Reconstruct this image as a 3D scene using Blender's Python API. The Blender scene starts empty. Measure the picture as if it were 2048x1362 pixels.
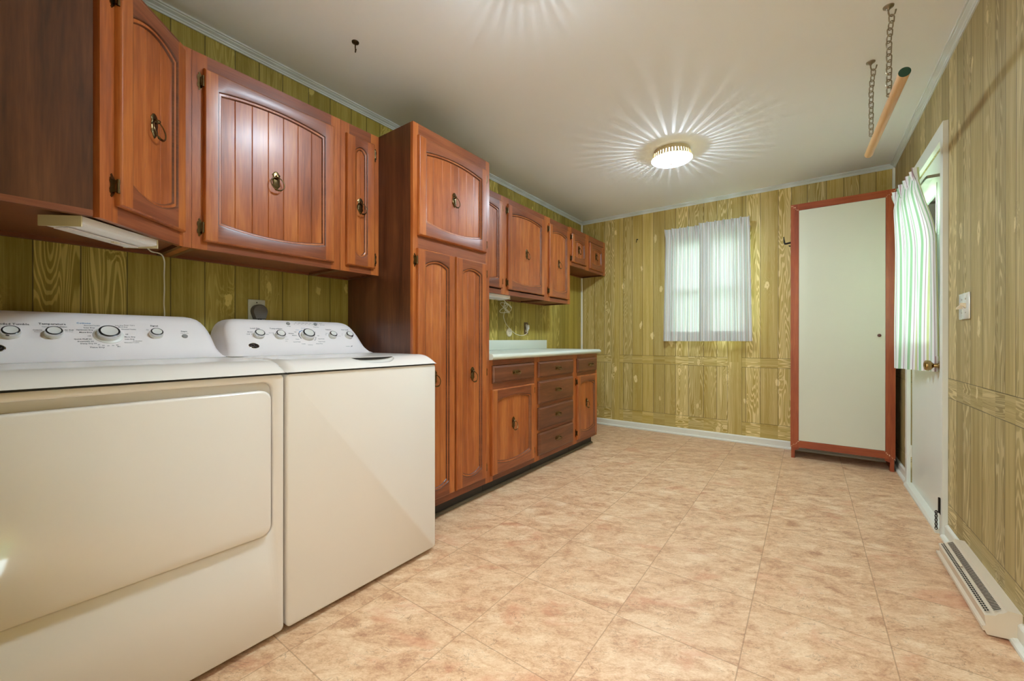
import bpy, bmesh, math, random
from mathutils import Vector, Matrix
random.seed(7)
sc = bpy.context.scene
R = math.radians

# ------------------------------------------------------------------ camera, world, exposure
W, D, H, Y0 = 2.8155, 4.507, 2.44, -0.08          # room: x 0..W, y Y0..D, z 0..H
cam = bpy.data.cameras.new('camera'); camo = bpy.data.objects.new('camera', cam)
sc.collection.objects.link(camo); sc.camera = camo
camo.location = (2.244, 0.0, 1.0055)
camo.rotation_euler = (R(90 - 0.04), R(-0.05), R(36.239))
cam.sensor_width = 36.0; cam.lens = 807.416 / 2048 * 36; cam.shift_y = -1.37 / 2048
cam.clip_start = 0.02; cam.clip_end = 200
sc.view_settings.view_transform = 'Standard'; sc.view_settings.look = 'None'
sc.view_settings.exposure = 1.50; sc.view_settings.gamma = 1.0; sc.view_settings.use_curve_mapping = False
SKY = 14.0; LAMP = 47.0; INNER = 4.0; HALL_FILL = 60.0
wd = bpy.data.worlds.new('World'); sc.world = wd; wd.use_nodes = True
bgn = wd.node_tree.nodes['Background']; bgn.inputs[0].default_value = (0.80, 0.95, 1.0, 1); bgn.inputs[1].default_value = SKY

def lin(c):
    return tuple(((v / 255 / 12.92) if v / 255 <= 0.04045 else ((v / 255 + 0.055) / 1.055) ** 2.4) for v in c) + (1.0,)

# ------------------------------------------------------------------ node helper
class N:
    def __init__(s, name):
        s.m = bpy.data.materials.new(name); s.m.use_nodes = True
        s.t = s.m.node_tree; s.t.nodes.clear()
        s.out = s.t.nodes.new('ShaderNodeOutputMaterial')
        s.b = s.t.nodes.new('ShaderNodeBsdfPrincipled'); s.t.links.new(s.b.outputs[0], s.out.inputs[0])
    def n(s, ty, **k):
        o = s.t.nodes.new(ty)
        for a, v in k.items(): setattr(o, a, v)
        return o
    def put(s, sock, v):
        if isinstance(v, bpy.types.NodeSocket): s.t.links.new(v, sock)
        elif v is not None: sock.default_value = v
    def math(s, op, a, b=0.0, c=None, clamp=False):
        o = s.n('ShaderNodeMath', operation=op); o.use_clamp = clamp
        s.put(o.inputs[0], a); s.put(o.inputs[1], b)
        if c is not None: s.put(o.inputs[2], c)
        return o.outputs[0]
    def xyz(s, x, y, z):
        o = s.n('ShaderNodeCombineXYZ')
        for i, v in enumerate((x, y, z)): s.put(o.inputs[i], v)
        return o.outputs[0]
    def sep(s, v):
        o = s.n('ShaderNodeSeparateXYZ'); s.put(o.inputs[0], v); return o.outputs
    def noise(s, vec, scale=1, detail=3, rough=0.5, dist=0.0, dim='3D'):
        o = s.n('ShaderNodeTexNoise', noise_dimensions=dim)
        s.put(o.inputs['Vector'], vec); s.put(o.inputs['Scale'], scale); s.put(o.inputs['Detail'], detail)
        s.put(o.inputs['Roughness'], rough); s.put(o.inputs['Distortion'], dist)
        return o.outputs['Fac']
    def vor(s, vec=None, w=None, scale=1, dim='2D', feat='F1', rnd=1.0):
        o = s.n('ShaderNodeTexVoronoi', voronoi_dimensions=dim, feature=feat)
        if vec is not None: s.put(o.inputs['Vector'], vec)
        if w is not None: s.put(o.inputs['W'], w)
        s.put(o.inputs['Scale'], scale); s.put(o.inputs['Randomness'], rnd)
        return o.outputs
    def mix(s, f, a, b, blend='MIX'):
        o = s.n('ShaderNodeMix', data_type='RGBA', blend_type=blend)
        s.put(o.inputs[0], f); s.put(o.inputs[6], a); s.put(o.inputs[7], b)
        return o.outputs[2]
    def fmix(s, f, a, b):
        o = s.n('ShaderNodeMix', data_type='FLOAT')
        s.put(o.inputs[0], f); s.put(o.inputs[2], a); s.put(o.inputs[3], b)
        return o.outputs[0]
    def step(s, x, lo, hi):                       # smooth 0..1 between lo and hi
        o = s.n('ShaderNodeMapRange', interpolation_type='SMOOTHSTEP'); o.clamp = True
        s.put(o.inputs[0], x); o.inputs[1].default_value = lo; o.inputs[2].default_value = hi
        return o.outputs[0]
    def ramp(s, f, stops):
        o = s.n('ShaderNodeValToRGB'); s.put(o.inputs[0], f); e = o.color_ramp.elements
        while len(e) < len(stops): e.new(0.5)
        for i, (p, c) in enumerate(stops): e[i].position = p; e[i].color = c
        return o.outputs[0]
    def obj(s): return s.n('ShaderNodeTexCoord').outputs['Object']
    def rnd(s): return s.n('ShaderNodeObjectInfo').outputs['Random']
    def bump(s, h, strength=0.3, dist=0.002):
        o = s.n('ShaderNodeBump'); s.put(o.inputs['Height'], h)
        o.inputs['Strength'].default_value = strength; o.inputs['Distance'].default_value = dist
        s.t.links.new(o.outputs[0], s.b.inputs['Normal'])
    def fin(s, col=None, rough=None, metal=None, coat=None, spec=None):
        if col is not None: s.put(s.b.inputs['Base Color'], col)
        if rough is not None: s.put(s.b.inputs['Roughness'], rough)
        if metal is not None: s.put(s.b.inputs['Metallic'], metal)
        if coat is not None: s.put(s.b.inputs['Coat Weight'], coat); s.b.inputs['Coat Roughness'].default_value = 0.18
        if spec is not None: s.put(s.b.inputs['Specular IOR Level'], spec)
        return s.m

def plain(name, c, rough=0.5, metal=0.0, var=0.04, scale=6.0, coat=None):
    n = N(name); f = n.noise(n.obj(), scale, 3)
    a = lin(c); lo = tuple(v * (1 - var) for v in a[:3]) + (1,); hi = tuple(min(1, v * (1 + var)) for v in a[:3]) + (1,)
    return n.fin(n.mix(f, lo, hi), rough, metal, coat)

def wood(name, dark, mid, light, axis, rough=0.36, coat=0.25, fine=1.0, blotch=0.5):
    n = N(name); o = n.sep(n.obj()); r = n.math('MULTIPLY', n.rnd(), 31.0)
    k = {'x': (1.1, 16, 16), 'y': (16, 1.1, 16), 'z': (16, 16, 1.1), 'h': (1.1, 1.1, 18)}[axis]
    v = n.xyz(*[n.math('MULTIPLY_ADD', o[i], k[i], r) for i in range(3)])
    fl = n.noise(v, 1.0, 4, 0.6, 0.6)
    pores = n.noise(n.xyz(*[n.math('MULTIPLY_ADD', o[i], k[i] * 9, r) for i in range(3)]), 1.0, 2, 0.5)
    bl = n.noise(n.xyz(*[n.math('MULTIPLY_ADD', o[i], 5.0 if k[i] > 5 else 2.2, r) for i in range(3)]), 1.0, 3, 0.55, 0.4)
    f = n.math('ADD', n.math('MULTIPLY', fl, 0.75 * fine), n.math('MULTIPLY', bl, blotch))
    f = n.math('ADD', f, n.math('MULTIPLY', n.math('SUBTRACT', pores, 0.5), 0.35))
    c = n.ramp(f, [(0.30, lin(dark)), (0.60, lin(mid)), (0.92, lin(light))])
    n.bump(pores, 0.08, 0.001)
    return n.fin(c, rough, 0, coat)

def panel_wall(name, u_axis, posts, rail, base, seed, dark=(148, 128, 54), light=(212, 194, 124)):
    """knotty grained panelling: upright boards of uneven width, one level board at rail height, one at the foot"""
    n = N(name); o = n.sep(n.obj()); u = o[u_axis]; z = o[2]
    us = n.math('ADD', u, seed)
    pl = n.vor(w=n.math('MULTIPLY', us, 8.2), dim='1D', feat='F1', rnd=0.62)
    ed = n.vor(w=n.math('MULTIPLY', us, 8.2), dim='1D', feat='DISTANCE_TO_EDGE', rnd=0.62)['Distance']
    pr = n.sep(pl['Color'])
    inpost = None; pedge = None
    for a, b in posts:
        d = n.math('SUBTRACT', n.math('ABSOLUTE', n.math('SUBTRACT', u, (a + b) / 2)), (b - a) / 2)
        i = n.math('LESS_THAN', d, 0.0); e = n.math('LESS_THAN', n.math('ABSOLUTE', d), 0.0016)
        inpost = i if inpost is None else n.math('MAXIMUM', inpost, i)
        pedge = e if pedge is None else n.math('MAXIMUM', pedge, e)
    inrail = n.math('LESS_THAN', n.math('ABSOLUTE', n.math('SUBTRACT', z, (rail[0] + rail[1]) / 2)), (rail[1] - rail[0]) / 2)
    inbase = n.math('LESS_THAN', z, base)
    hor = n.math('MAXIMUM', inrail, inbase)
    hedge = n.math('LESS_THAN', n.math('ABSOLUTE', n.math('SUBTRACT', z, base)), 0.0016)
    for zz in rail: hedge = n.math('MAXIMUM', hedge, n.math('LESS_THAN', n.math('ABSOLUTE', n.math('SUBTRACT', z, zz)), 0.0016))
    if inpost is not None:
        np_ = n.math('SUBTRACT', 1.0, inpost); hor = n.math('MULTIPLY', hor, np_); hedge = n.math('MULTIPLY', hedge, np_)
    vg = n.math('LESS_THAN', ed, 0.016)
    if inpost is not None: vg = n.math('MAXIMUM', n.math('MULTIPLY', vg, np_), pedge)
    groove = n.math('MAXIMUM', n.math('MULTIPLY', vg, n.math('SUBTRACT', 1.0, hor)), hedge)
    low = n.math('LESS_THAN', z, (rail[0] + rail[1]) / 2)
    # grain coordinates
    rr = n.math('ADD', n.math('MULTIPLY', pr[0], 40.0), n.math('MULTIPLY', low, 13.0))
    ga = n.fmix(hor, us, z); gb = n.fmix(hor, z, us)
    gv = n.xyz(n.math('MULTIPLY_ADD', ga, 9.5, rr), n.math('MULTIPLY_ADD', gb, 0.75, rr), rr)
    F = n.noise(gv, 1.0, 2.5, 0.42, 0.25)
    kn = n.vor(vec=n.xyz(n.math('MULTIPLY', us, 4.6), n.math('MULTIPLY', z, 2.1), 0), dim='2D', rnd=1.0)
    kd = n.math('ADD', kn['Distance'], n.math('MULTIPLY', n.math('SUBTRACT', n.noise(n.xyz(n.math('MULTIPLY', us, 26), n.math('MULTIPLY', z, 11), 0), 1, 4, 0.65), 0.5), 0.26))
    kc = n.sep(kn['Color']); on = n.math('GREATER_THAN', kc[0], 0.42); kd = n.math('ADD', kd, n.math('MULTIPLY', kc[1], 0.05))
    bulge = n.math('MULTIPLY', n.step(kd, 0.26, 0.02), on)
    F2 = n.math('MULTIPLY_ADD', F, 32.0, n.math('MULTIPLY', bulge, 2.6))
    fr = n.math('FRACT', F2)
    line = n.math('MULTIPLY', n.step(fr, 0.46, 0.60), n.step(fr, 1.0, 0.84))
    hl = n.noise(n.xyz(n.math('MULTIPLY_ADD', ga, 190.0, rr), n.math('MULTIPLY', gb, 2.6), rr), 1.0, 3, 0.65)
    hl2 = n.noise(n.xyz(n.math('MULTIPLY_ADD', ga, 26.0, rr), n.math('MULTIPLY', gb, 0.7), rr), 1.0, 2, 0.5)
    strong = n.step(pr[1], 0.42, 0.8)
    f = n.math('MULTIPLY', line, n.math('MULTIPLY_ADD', strong, 0.62, 0.06))
    f = n.math('ADD', f, n.math('MULTIPLY', n.math('SUBTRACT', hl, 0.38), 0.85))
    f = n.math('ADD', f, n.math('MULTIPLY', n.math('SUBTRACT', hl2, 0.42), 0.85))
    knot = n.math('MULTIPLY', n.step(kd, 0.10, 0.075), on)
    f = n.fmix(knot, f, 0.95)
    eye = n.math('MULTIPLY', n.math('MULTIPLY', n.step(kd, 0.022, 0.012), on), 0.6)
    f = n.math('SUBTRACT', f, eye, clamp=True)
    tint = n.math('MULTIPLY_ADD', pr[2], 0.28, 0.84)
    c = n.mix(f, lin(dark), lin(light))
    c = n.mix(1.0, c, n.xyz(tint, tint, tint), 'MULTIPLY')
    c = n.mix(n.math('MULTIPLY', groove, 0.72), c, lin((40, 32, 12)))
    n.bump(n.math('SUBTRACT', 1.0, groove), 0.5, 0.002)
    return n.fin(c, 0.48, 0, None, 0.4)

def floor_mat():
    n = N('floor slate vinyl'); o = n.sep(n.obj()); p = 0.3930
    tx = n.math('DIVIDE', n.math('SUBTRACT', o[0], 1.286 - 10 * p), p); ty = n.math('DIVIDE', n.math('SUBTRACT', o[1], 1.020 - 10 * p), p)
    ix = n.math('FLOOR', tx); iy = n.math('FLOOR', ty); fx = n.math('FRACT', tx); fy = n.math('FRACT', ty)
    wn = n.n('ShaderNodeTexWhiteNoise', noise_dimensions='2D'); n.put(wn.inputs['Vector'], n.xyz(ix, iy, 0))
    rc = n.sep(wn.outputs['Color'])
    ex = n.math('MINIMUM', fx, n.math('SUBTRACT', 1.0, fx)); ey = n.math('MINIMUM', fy, n.math('SUBTRACT', 1.0, fy))
    gx = n.math('LESS_THAN', ex, 0.0045); gy = n.math('LESS_THAN', ey, 0.0045)
    gr = n.math('MAXIMUM', gx, gy)
    sx = n.math('ADD', n.math('MULTIPLY', o[0], 1.0), n.math('MULTIPLY', rc[0], 20.0))
    sy = n.math('ADD', o[1], n.math('MULTIPLY', rc[1], 20.0))
    # layered flow runs obliquely over each tile
    a = n.math('ADD', n.math('MULTIPLY', sx, 0.85), n.math('MULTIPLY', sy, 0.5)); b = n.math('SUBTRACT', n.math('MULTIPLY', sy, 0.85), n.math('MULTIPLY', sx, 0.5))
    v = n.xyz(n.math('MULTIPLY', a, 3.6), n.math('MULTIPLY', b, 6.6), rc[2])
    n1 = n.noise(v, 1.6, 9, 0.66, 1.1); n2 = n.noise(v, 3.4, 8, 0.7, 0.7); n3 = n.noise(v, 16.0, 5, 0.65)
    n4 = n.noise(v, 44.0, 3, 0.6)
    f = n.math('ADD', n.math('MULTIPLY', n1, 0.52), n.math('ADD', n.math('MULTIPLY', n2, 0.36), n.math('ADD', n.math('MULTIPLY', n3, 0.22), n.math('MULTIPLY', n.math('SUBTRACT', n4, 0.42), 0.22))))
    c = n.ramp(f, [(0.36, lin((150, 100, 70))), (0.47, lin((190, 142, 106))), (0.56, lin((214, 172, 132))), (0.66, lin((230, 196, 158))), (0.78, lin((238, 212, 178)))])
    red = n.step(n.noise(v, 1.1, 4, 0.6, 0.8), 0.56, 0.70)
    c = n.mix(n.math('MULTIPLY', red, 0.4), c, lin((204, 132, 98)))
    ridge = n.math('ABSOLUTE', n.math('SUBTRACT', n.noise(v, 2.1, 6, 0.62, 1.6), 0.5))
    crack = n.math('MULTIPLY', n.step(ridge, 0.011, 0.0), n.step(n.noise(v, 4.0, 2), 0.46, 0.56))
    c = n.mix(n.math('MULTIPLY', crack, 0.6), c, lin((120, 76, 48)))
    c = n.mix(n.math('MULTIPLY', gr, 0.5), c, lin((140, 100, 66)))
    n.bump(n.math('SUBTRACT', n.math('ADD', f, n.math('MULTIPLY', crack, -0.4)), n.math('MULTIPLY', gr, 0.8)), 0.22, 0.004)
    return n.fin(c, n.math('MULTIPLY_ADD', n2, 0.25, 0.34), 0, None, 0.45)

def cloth(name, base, stripes, period, trans=0.55):
    """woven stripes run down the cloth: UV x is metres along the width"""
    n = N(name); u = n.sep(n.n('ShaderNodeUVMap').outputs[0])[0]
    f = n.math('MULTIPLY', n.math('FRACT', n.math('DIVIDE', u, period)), period)
    c = lin(base)
    for s0, wdt, col, k in stripes:
        m = n.math('LESS_THAN', n.math('ABSOLUTE', n.math('SUBTRACT', f, s0)), wdt / 2)
        c = n.mix(n.math('MULTIPLY', m, k), c, lin(col))
    weave = n.noise(n.obj(), 900, 1); c = n.mix(n.math('MULTIPLY', weave, 0.12), c, lin((225, 225, 215)))
    n.t.nodes.remove(n.b)
    d = n.n('ShaderNodeBsdfDiffuse'); t = n.n('ShaderNodeBsdfTranslucent'); x = n.n('ShaderNodeMixShader')
    n.put(d.inputs[0], c); n.put(t.inputs[0], c); x.inputs[0].default_value = trans
    n.t.links.new(d.outputs[0], x.inputs[1]); n.t.links.new(t.outputs[0], x.inputs[2]); n.t.links.new(x.outputs[0], n.out.inputs[0])
    return n.m

def emit(name, c, s):
    n = N(name); n.put(n.b.inputs['Base Color'], lin((240, 238, 230))); n.put(n.b.inputs['Emission Color'], lin(c)); n.b.inputs['Emission Strength'].default_value = s
    return n.m

def glass(name):
    n = N(name); n.t.nodes.remove(n.b)
    tr = n.n('ShaderNodeBsdfTransparent'); gl = n.n('ShaderNodeBsdfGlossy'); x = n.n('ShaderNodeMixShader'); fr = n.n('ShaderNodeFresnel')
    gl.inputs['Roughness'].default_value = 0.02; tr.inputs[0].default_value = (0.93, 0.97, 0.95, 1)
    n.t.links.new(fr.outputs[0], x.inputs[0]); n.t.links.new(tr.outputs[0], x.inputs[1]); n.t.links.new(gl.outputs[0], x.inputs[2]); n.t.links.new(x.outputs[0], n.out.inputs[0])
    return n.m

M = {}
M['wv'] = wood('stained cabinet wood upright', (110, 50, 15), (162, 84, 34), (198, 120, 57), 'z', 0.36, 0.12)
M['wh'] = wood('stained cabinet wood level', (84, 40, 20), (128, 66, 36), (160, 92, 54), 'h', 0.36, 0.12)
M['wd'] = wood('dark stained drawer wood and moulding shade', (64, 30, 16), (100, 54, 31), (132, 78, 48), 'h', 0.36, 0.12)
M['side'] = wood('dark veneer side', (48, 24, 11), (90, 49, 26), (120, 74, 42), 'z', 0.36, 0.06, 1.15, 0.35)
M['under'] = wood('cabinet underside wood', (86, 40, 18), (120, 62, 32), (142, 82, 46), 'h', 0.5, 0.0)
M['toe'] = plain('black toe kick', (30, 28, 26), 0.45)
M['strip'] = plain('grey floor strip', (112, 100, 80), 0.6)
M['brass'] = plain('antique brass', (128, 104, 66), 0.32, 1.0, 0.25, 60)
M['brassdark'] = plain('dark antique brass', (74, 60, 40), 0.38, 1.0, 0.3, 60)
M['brassmid'] = plain('worn brass', (108, 88, 58), 0.26, 1.0, 0.35, 70)
M['gold'] = plain('polished brass', (168, 142, 96), 0.2, 1.0, 0.05)
M['steel'] = plain('steel chain', (150, 140, 122), 0.35, 1.0, 0.1)
M['chrome'] = plain('chrome', (215, 215, 215), 0.08, 1.0, 0.02)
M['swp'] = plain('bright switch plate', (226, 226, 228), 0.2, 0.55, 0.02)
M['iron'] = plain('dark iron', (40, 34, 28), 0.5, 0.6)
M['ceil'] = plain('painted ceiling', (242, 245, 248), 0.75, 0, 0.02, 2)
M['crown'] = plain('pale blue grey paint', (212, 217, 212), 0.42, 0, 0.02)
M['white'] = plain('white gloss paint', (226, 226, 214), 0.38, 0, 0.02)
M['base'] = plain('white baseboard paint', (226, 222, 206), 0.4, 0, 0.03)
M['enamel'] = plain('white appliance enamel', (224, 214, 202), 0.24, 0, 0.012, 3, 0.4)
M['enamel'].node_tree.nodes['Principled BSDF'].inputs['Coat Roughness'].default_value = 0.06
M['plast'] = plain('white appliance plastic', (242, 232, 228), 0.36, 0, 0.012, 3)
M['knobw'] = plain('knob white', (226, 222, 214), 0.3, 0, 0.01)
M['darkgap'] = plain('shadow gap rubber', (40, 38, 34), 0.7)
M['ink'] = plain('black print', (40, 36, 36), 0.6)
M['inkg'] = plain('grey print', (150, 142, 138), 0.6)
M['inkb'] = plain('blue print', (52, 124, 172), 0.6)
M['btn'] = plain('grey button', (140, 136, 132), 0.45)
M['badge'] = plain('dark badge', (46, 42, 40), 0.3, 0.5)  # also colours the painted reflection on the knob bezels
M['lam'] = plain('pale mint laminate', (218, 222, 206), 0.3, 0, 0.015, 5)
M['tan'] = plain('beige heater enamel', (214, 196, 170), 0.42, 0, 0.03)
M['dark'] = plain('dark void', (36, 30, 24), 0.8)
M['ivory'] = plain('ivory plastic', (222, 206, 172), 0.4)
M['cream'] = plain('cream lamp metal', (206, 190, 150), 0.4)
M['lens'] = plain('white plastic lens', (240, 232, 226), 0.35)
M['cordw'] = plain('white flex', (228, 220, 196), 0.5)
M['plugg'] = plain('grey rubber plug', (98, 92, 84), 0.55)
M['ward'] = wood('red stained pine', (116, 42, 14), (154, 66, 26), (184, 96, 46), 'z', 0.4, 0.15)
M['wardh'] = wood('red stained pine level', (112, 40, 14), (150, 64, 25), (180, 92, 44), 'h', 0.4, 0.15)
M['chip'] = plain('chipped bare wood', (226, 186, 150), 0.7, 0, 0.15, 80)
M['wpanel'] = plain('cream hardboard', (214, 210, 188), 0.5, 0, 0.015, 4)
M['pole'] = wood('pale closet pole', (186, 136, 84), (214, 168, 112), (230, 188, 134), 'y', 0.42, 0.1)
M['green'] = plain('dark green paint', (22, 62, 44), 0.6)
M['floor'] = floor_mat()
M['pl'] = panel_wall('panelling left', 1, [], (0.738, 0.83), 0.2, 3.1, (148, 128, 44), (216, 194, 108))
M['pf'] = panel_wall('panelling far', 0, [(0.381, 0.487), (1.599, 1.725)], (0.738, 0.83), 0.205, 68.6, (178, 150, 68), (236, 214, 152))
M['pr'] = panel_wall('panelling right', 1, [], (0.715, 0.812), 0.182, 21.3, (150, 130, 76), (212, 194, 142))
M['pn'] = panel_wall('panelling near', 0, [], (0.715, 0.812), 0.182, 33.3)
M['glass'] = glass('window glass')
M['hallw'] = plain('hall paint', (226, 220, 206), 0.7)
M['lawn'] = plain('lawn', (96, 132, 66), 0.9, 0, 0.3, 12)
M['leaf'] = plain('hedge green', (70, 112, 56), 0.9, 0, 0.5, 14)
ST_F = [(0.010, 0.013, (176, 158, 148), .85), (0.025, 0.005, (118, 90, 90), .9), (0.036, 0.010, (166, 190, 168), .85), (0.051, 0.005, (128, 104, 98), .9), (0.064, 0.012, (190, 178, 150), .85), (0.080, 0.005, (134, 108, 108), .9)]
M['clf'] = cloth('sheer striped curtain', (244, 246, 244), ST_F, 0.092, 0.08)
ST_D = [(0.010, 0.015, (146, 196, 144), .9), (0.031, 0.004, (176, 140, 152), .9), (0.048, 0.012, (200, 208, 128), .85), (0.068, 0.004, (176, 140, 152), .9), (0.082, 0.009, (170, 204, 164), .8)]
M['cld'] = cloth('green striped curtain', (244, 244, 242), ST_D, 0.098, 0.055)
M['dome'] = emit('frosted lit glass', (214, 238, 255), LAMP)

# ------------------------------------------------------------------ geometry helper
FRAME = {'x': Matrix(((0, 0, 1, 0), (1, 0, 0, 0), (0, 1, 0, 0), (0, 0, 0, 1))),      # (u,v,w) -> (w, u, v): face looks +x
         '-x': Matrix(((0, 0, -1, 0), (-1, 0, 0, 0), (0, 1, 0, 0), (0, 0, 0, 1))),   # u = -y
         '-y': Matrix(((1, 0, 0, 0), (0, 0, -1, 0), (0, 1, 0, 0), (0, 0, 0, 1)))}    # u = x, faces -y

class B:
    def __init__(s, T=None): s.bm = bmesh.new(); s.T = T
    def v(s, p):
        p = Vector(p)
        return s.bm.verts.new(s.T @ p if s.T is not None else p)
    def face(s, vs, mi=0, sm=False):
        try: f = s.bm.faces.new(vs)
        except ValueError: return None
        f.material_index = mi; f.smooth = sm; return f
    def box(s, x0, x1, y0, y1, z0, z1, mi=0, bev=0.0, seg=2):
        if bev > 0:
            t = bmesh.new(); bmesh.ops.create_cube(t, size=1.0)
            for q in t.verts: q.co = Vector(((x0 + x1) / 2 + q.co.x * (x1 - x0), (y0 + y1) / 2 + q.co.y * (y1 - y0), (z0 + z1) / 2 + q.co.z * (z1 - z0)))
            bmesh.ops.bevel(t, geom=list(t.edges), offset=bev, segments=seg, affect='EDGES', profile=0.5)
            mp = {q: s.v(q.co) for q in t.verts}
            for f in t.faces: s.face([mp[q] for q in f.verts], mi, True)
            t.free(); return
        c = [s.v(p) for p in ((x0, y0, z0), (x1, y0, z0), (x1, y1, z0), (x0, y1, z0), (x0, y0, z1), (x1, y0, z1), (x1, y1, z1), (x0, y1, z1))]
        for q in ((3, 2, 1, 0), (4, 5, 6, 7), (0, 1, 5, 4), (1, 2, 6, 5), (2, 3, 7, 6), (3, 0, 4, 7)): s.face([c[i] for i in q], mi)
    def loops(s, lps, mi=0, sm=False, close=True, cap0=False, cap1=False):
        rings = [[s.v(p) for p in l] for l in lps]
        n = len(rings[0])
        for a, b in zip(rings, rings[1:]):
            for i in range(n if close else n - 1):
                j = (i + 1) % n; s.face((a[i], a[j], b[j], b[i]), mi, sm)
        if cap0: s.face(rings[0][::-1], mi)
        if cap1: s.face(rings[-1], mi)
        return rings
    def tube(s, pts, r, seg=8, mi=0, closed=False, cap=True):
        pts = [Vector(p) for p in pts]; n = len(pts); rs = []
        up = Vector((0.13, 0.31, 0.94)); prev = None
        for i, p in enumerate(pts):
            a = pts[(i - 1) % n] if (closed or i > 0) else p; b = pts[(i + 1) % n] if (closed or i < n - 1) else p
            t = (b - a).normalized()
            if prev is None:
                x = t.cross(up)
                if x.length < 1e-3: x = t.cross(Vector((1, 0, 0)))
                x.normalize()
            else: x = (prev - t * prev.dot(t)).normalized()
            prev = x; y = t.cross(x); ri = r[i] if isinstance(r, (list, tuple)) else r
            rs.append([p + (x * math.cos(2 * math.pi * k / seg) + y * math.sin(2 * math.pi * k / seg)) * ri for k in range(seg)])
        if closed: rs.append(rs[0])
        rings = s.loops(rs, mi, True)
        if cap and not closed: s.face(rings[0][::-1], mi); s.face(rings[-1], mi)
    def lathe(s, prof, org, axis=(0, 0, 1), seg=24, mi=0, sm=True, xdir=None):
        """prof: list of (r, h) or (r, h, mi) along axis"""
        ax = Vector(axis).normalized(); x = Vector(xdir) if xdir else ax.orthogonal(); x = (x - ax * x.dot(ax)).normalized(); y = ax.cross(x); o = Vector(org)
        prev = None; first = None
        for pr in prof:
            r, h = pr[0], pr[1]; m = pr[2] if len(pr) > 2 else mi
            if r < 1e-6: ring = [s.v(o + ax * h)]
            else: ring = [s.v(o + ax * h + (x * math.cos(2 * math.pi * k / seg) + y * math.sin(2 * math.pi * k / seg)) * r) for k in range(seg)]
            if prev:
                for k in range(seg):
                    j = (k + 1) % seg
                    if len(prev) == 1: s.face((prev[0], ring[j], ring[k])[::-1] if False else (prev[0], ring[k], ring[j]), m, sm)
                    elif len(ring) == 1: s.face((prev[k], prev[j], ring[0]), m, sm)
                    else: s.face((prev[k], prev[j], ring[j], ring[k]), m, sm)
            prev = ring
    def prism(s, poly, h0, h1, ax=2, mi=0, sm=False):
        """poly of 2-D points swept along axis ax from h0 to h1"""
        def P(p, h): return (h, p[0], p[1]) if ax == 0 else ((p[0], h, p[1]) if ax == 1 else (p[0], p[1], h))
        s.loops([[P(p, h0) for p in poly], [P(p, h1) for p in poly]], mi, sm, True, True, True)
    def build(s, name, mats, parent=None, org=None, sharp=None):
        bmesh.ops.remove_doubles(s.bm, verts=s.bm.verts, dist=1e-6)
        bmesh.ops.recalc_face_normals(s.bm, faces=s.bm.faces)
        if org is None: org = Vector(parent['_o']) if parent is not None and '_o' in parent else Vector((0, 0, 0))
        org = Vector(org)
        for q in s.bm.verts: q.co -= org
        me = bpy.data.meshes.new(name); s.bm.to_mesh(me); s.bm.free()
        if not isinstance(mats, (list, tuple)): mats = [mats]
        for m in mats: me.materials.append(m)
        if any(p.use_smooth for p in me.polygons): me.set_sharp_from_angle(angle=R(sharp if sharp else 40))
        o = bpy.data.objects.new(name, me); sc.collection.objects.link(o); o['_o'] = tuple(org)
        if parent is not None: o.parent = parent
        else: o.location = org
        return o

def tag(o, label=None, cat=None, group=None, kind=None):
    if label: o['label'] = label
    if cat: o['category'] = cat
    if group: o['group'] = group
    if kind: o['kind'] = kind
    return o
def thing(name, loc, label, cat, group=None):
    o = bpy.data.objects.new(name, None); sc.collection.objects.link(o); o.location = loc; o['_o'] = tuple(loc); o.empty_display_size = 0.05
    return tag(o, label, cat, group)
def struct(o): o['kind'] = 'structure'; return o

# ------------------------------------------------------------------ the room shell
b = B(); b.box(0, W, Y0, D, -0.06, 0); struct(b.build('floor', M['floor']))
b = B(); b.box(-0.1, W + 0.1, Y0 - 0.1, D + 0.1, H, H + 0.06); struct(b.build('ceiling', M['ceil']))
b = B(); b.box(-0.1, 0, Y0 - 0.1, D + 0.1, -0.06, H); struct(b.build('wall_left', M['pl']))
WX0, WX1, WZ0, WZ1 = 1.06, 1.76, 1.01, 2.06      # window hole in the far wall
b = B()
b.box(0, WX0, D, D + 0.1, -0.06, H); b.box(WX1, W, D, D + 0.1, -0.06, H); b.box(WX0, WX1, D, D + 0.1, -0.06, WZ0); b.box(WX0, WX1, D, D + 0.1, WZ1, H)
struct(b.build('wall_far', M['pf']))
DY0, DY1, DZ1 = 3.002, 3.862, 2.035              # door hole in the right wall
b = B()
b.box(W, W + 0.1, Y0 - 0.1, DY0, -0.06, H); b.box(W, W + 0.1, DY1, D + 0.1, -0.06, H); b.box(W, W + 0.1, DY0, DY1, DZ1, H); b.box(W, W + 0.1, DY0, DY1, -0.06, 0.0)
struct(b.build('wall_right', M['pr']))
NX0, NX1, NZ = 1.72, 2.66, 2.05                  # doorway the photographer stands in
b = B()
b.box(0, NX0, Y0 - 0.1, Y0, -0.06, H); b.box(NX1, W, Y0 - 0.1, Y0, -0.06, H); b.box(NX0, NX1, Y0 - 0.1, Y0, NZ, H)
struct(b.build('wall_near', M['pn']))
# the room next door, behind the doorway
b = B()
b.box(0.9, 3.6, -2.4, Y0 - 0.1, -0.06, 0, 1); b.box(0.9, 3.6, -2.4, Y0 - 0.1, H, H + 0.06); b.box(0.8, 0.9, -2.5, Y0 - 0.1, -0.06, H); b.box(3.6, 3.7, -2.5, Y0 - 0.1, -0.06, H); b.box(0.9, 3.6, -2.5, -2.4, -0.06, H)
b.box(W + 0.1, 3.6, Y0 - 0.1, Y0 - 0.09, -0.06, H)
struct(b.build('wall_back', [M['hallw'], M['floor']]))

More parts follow.
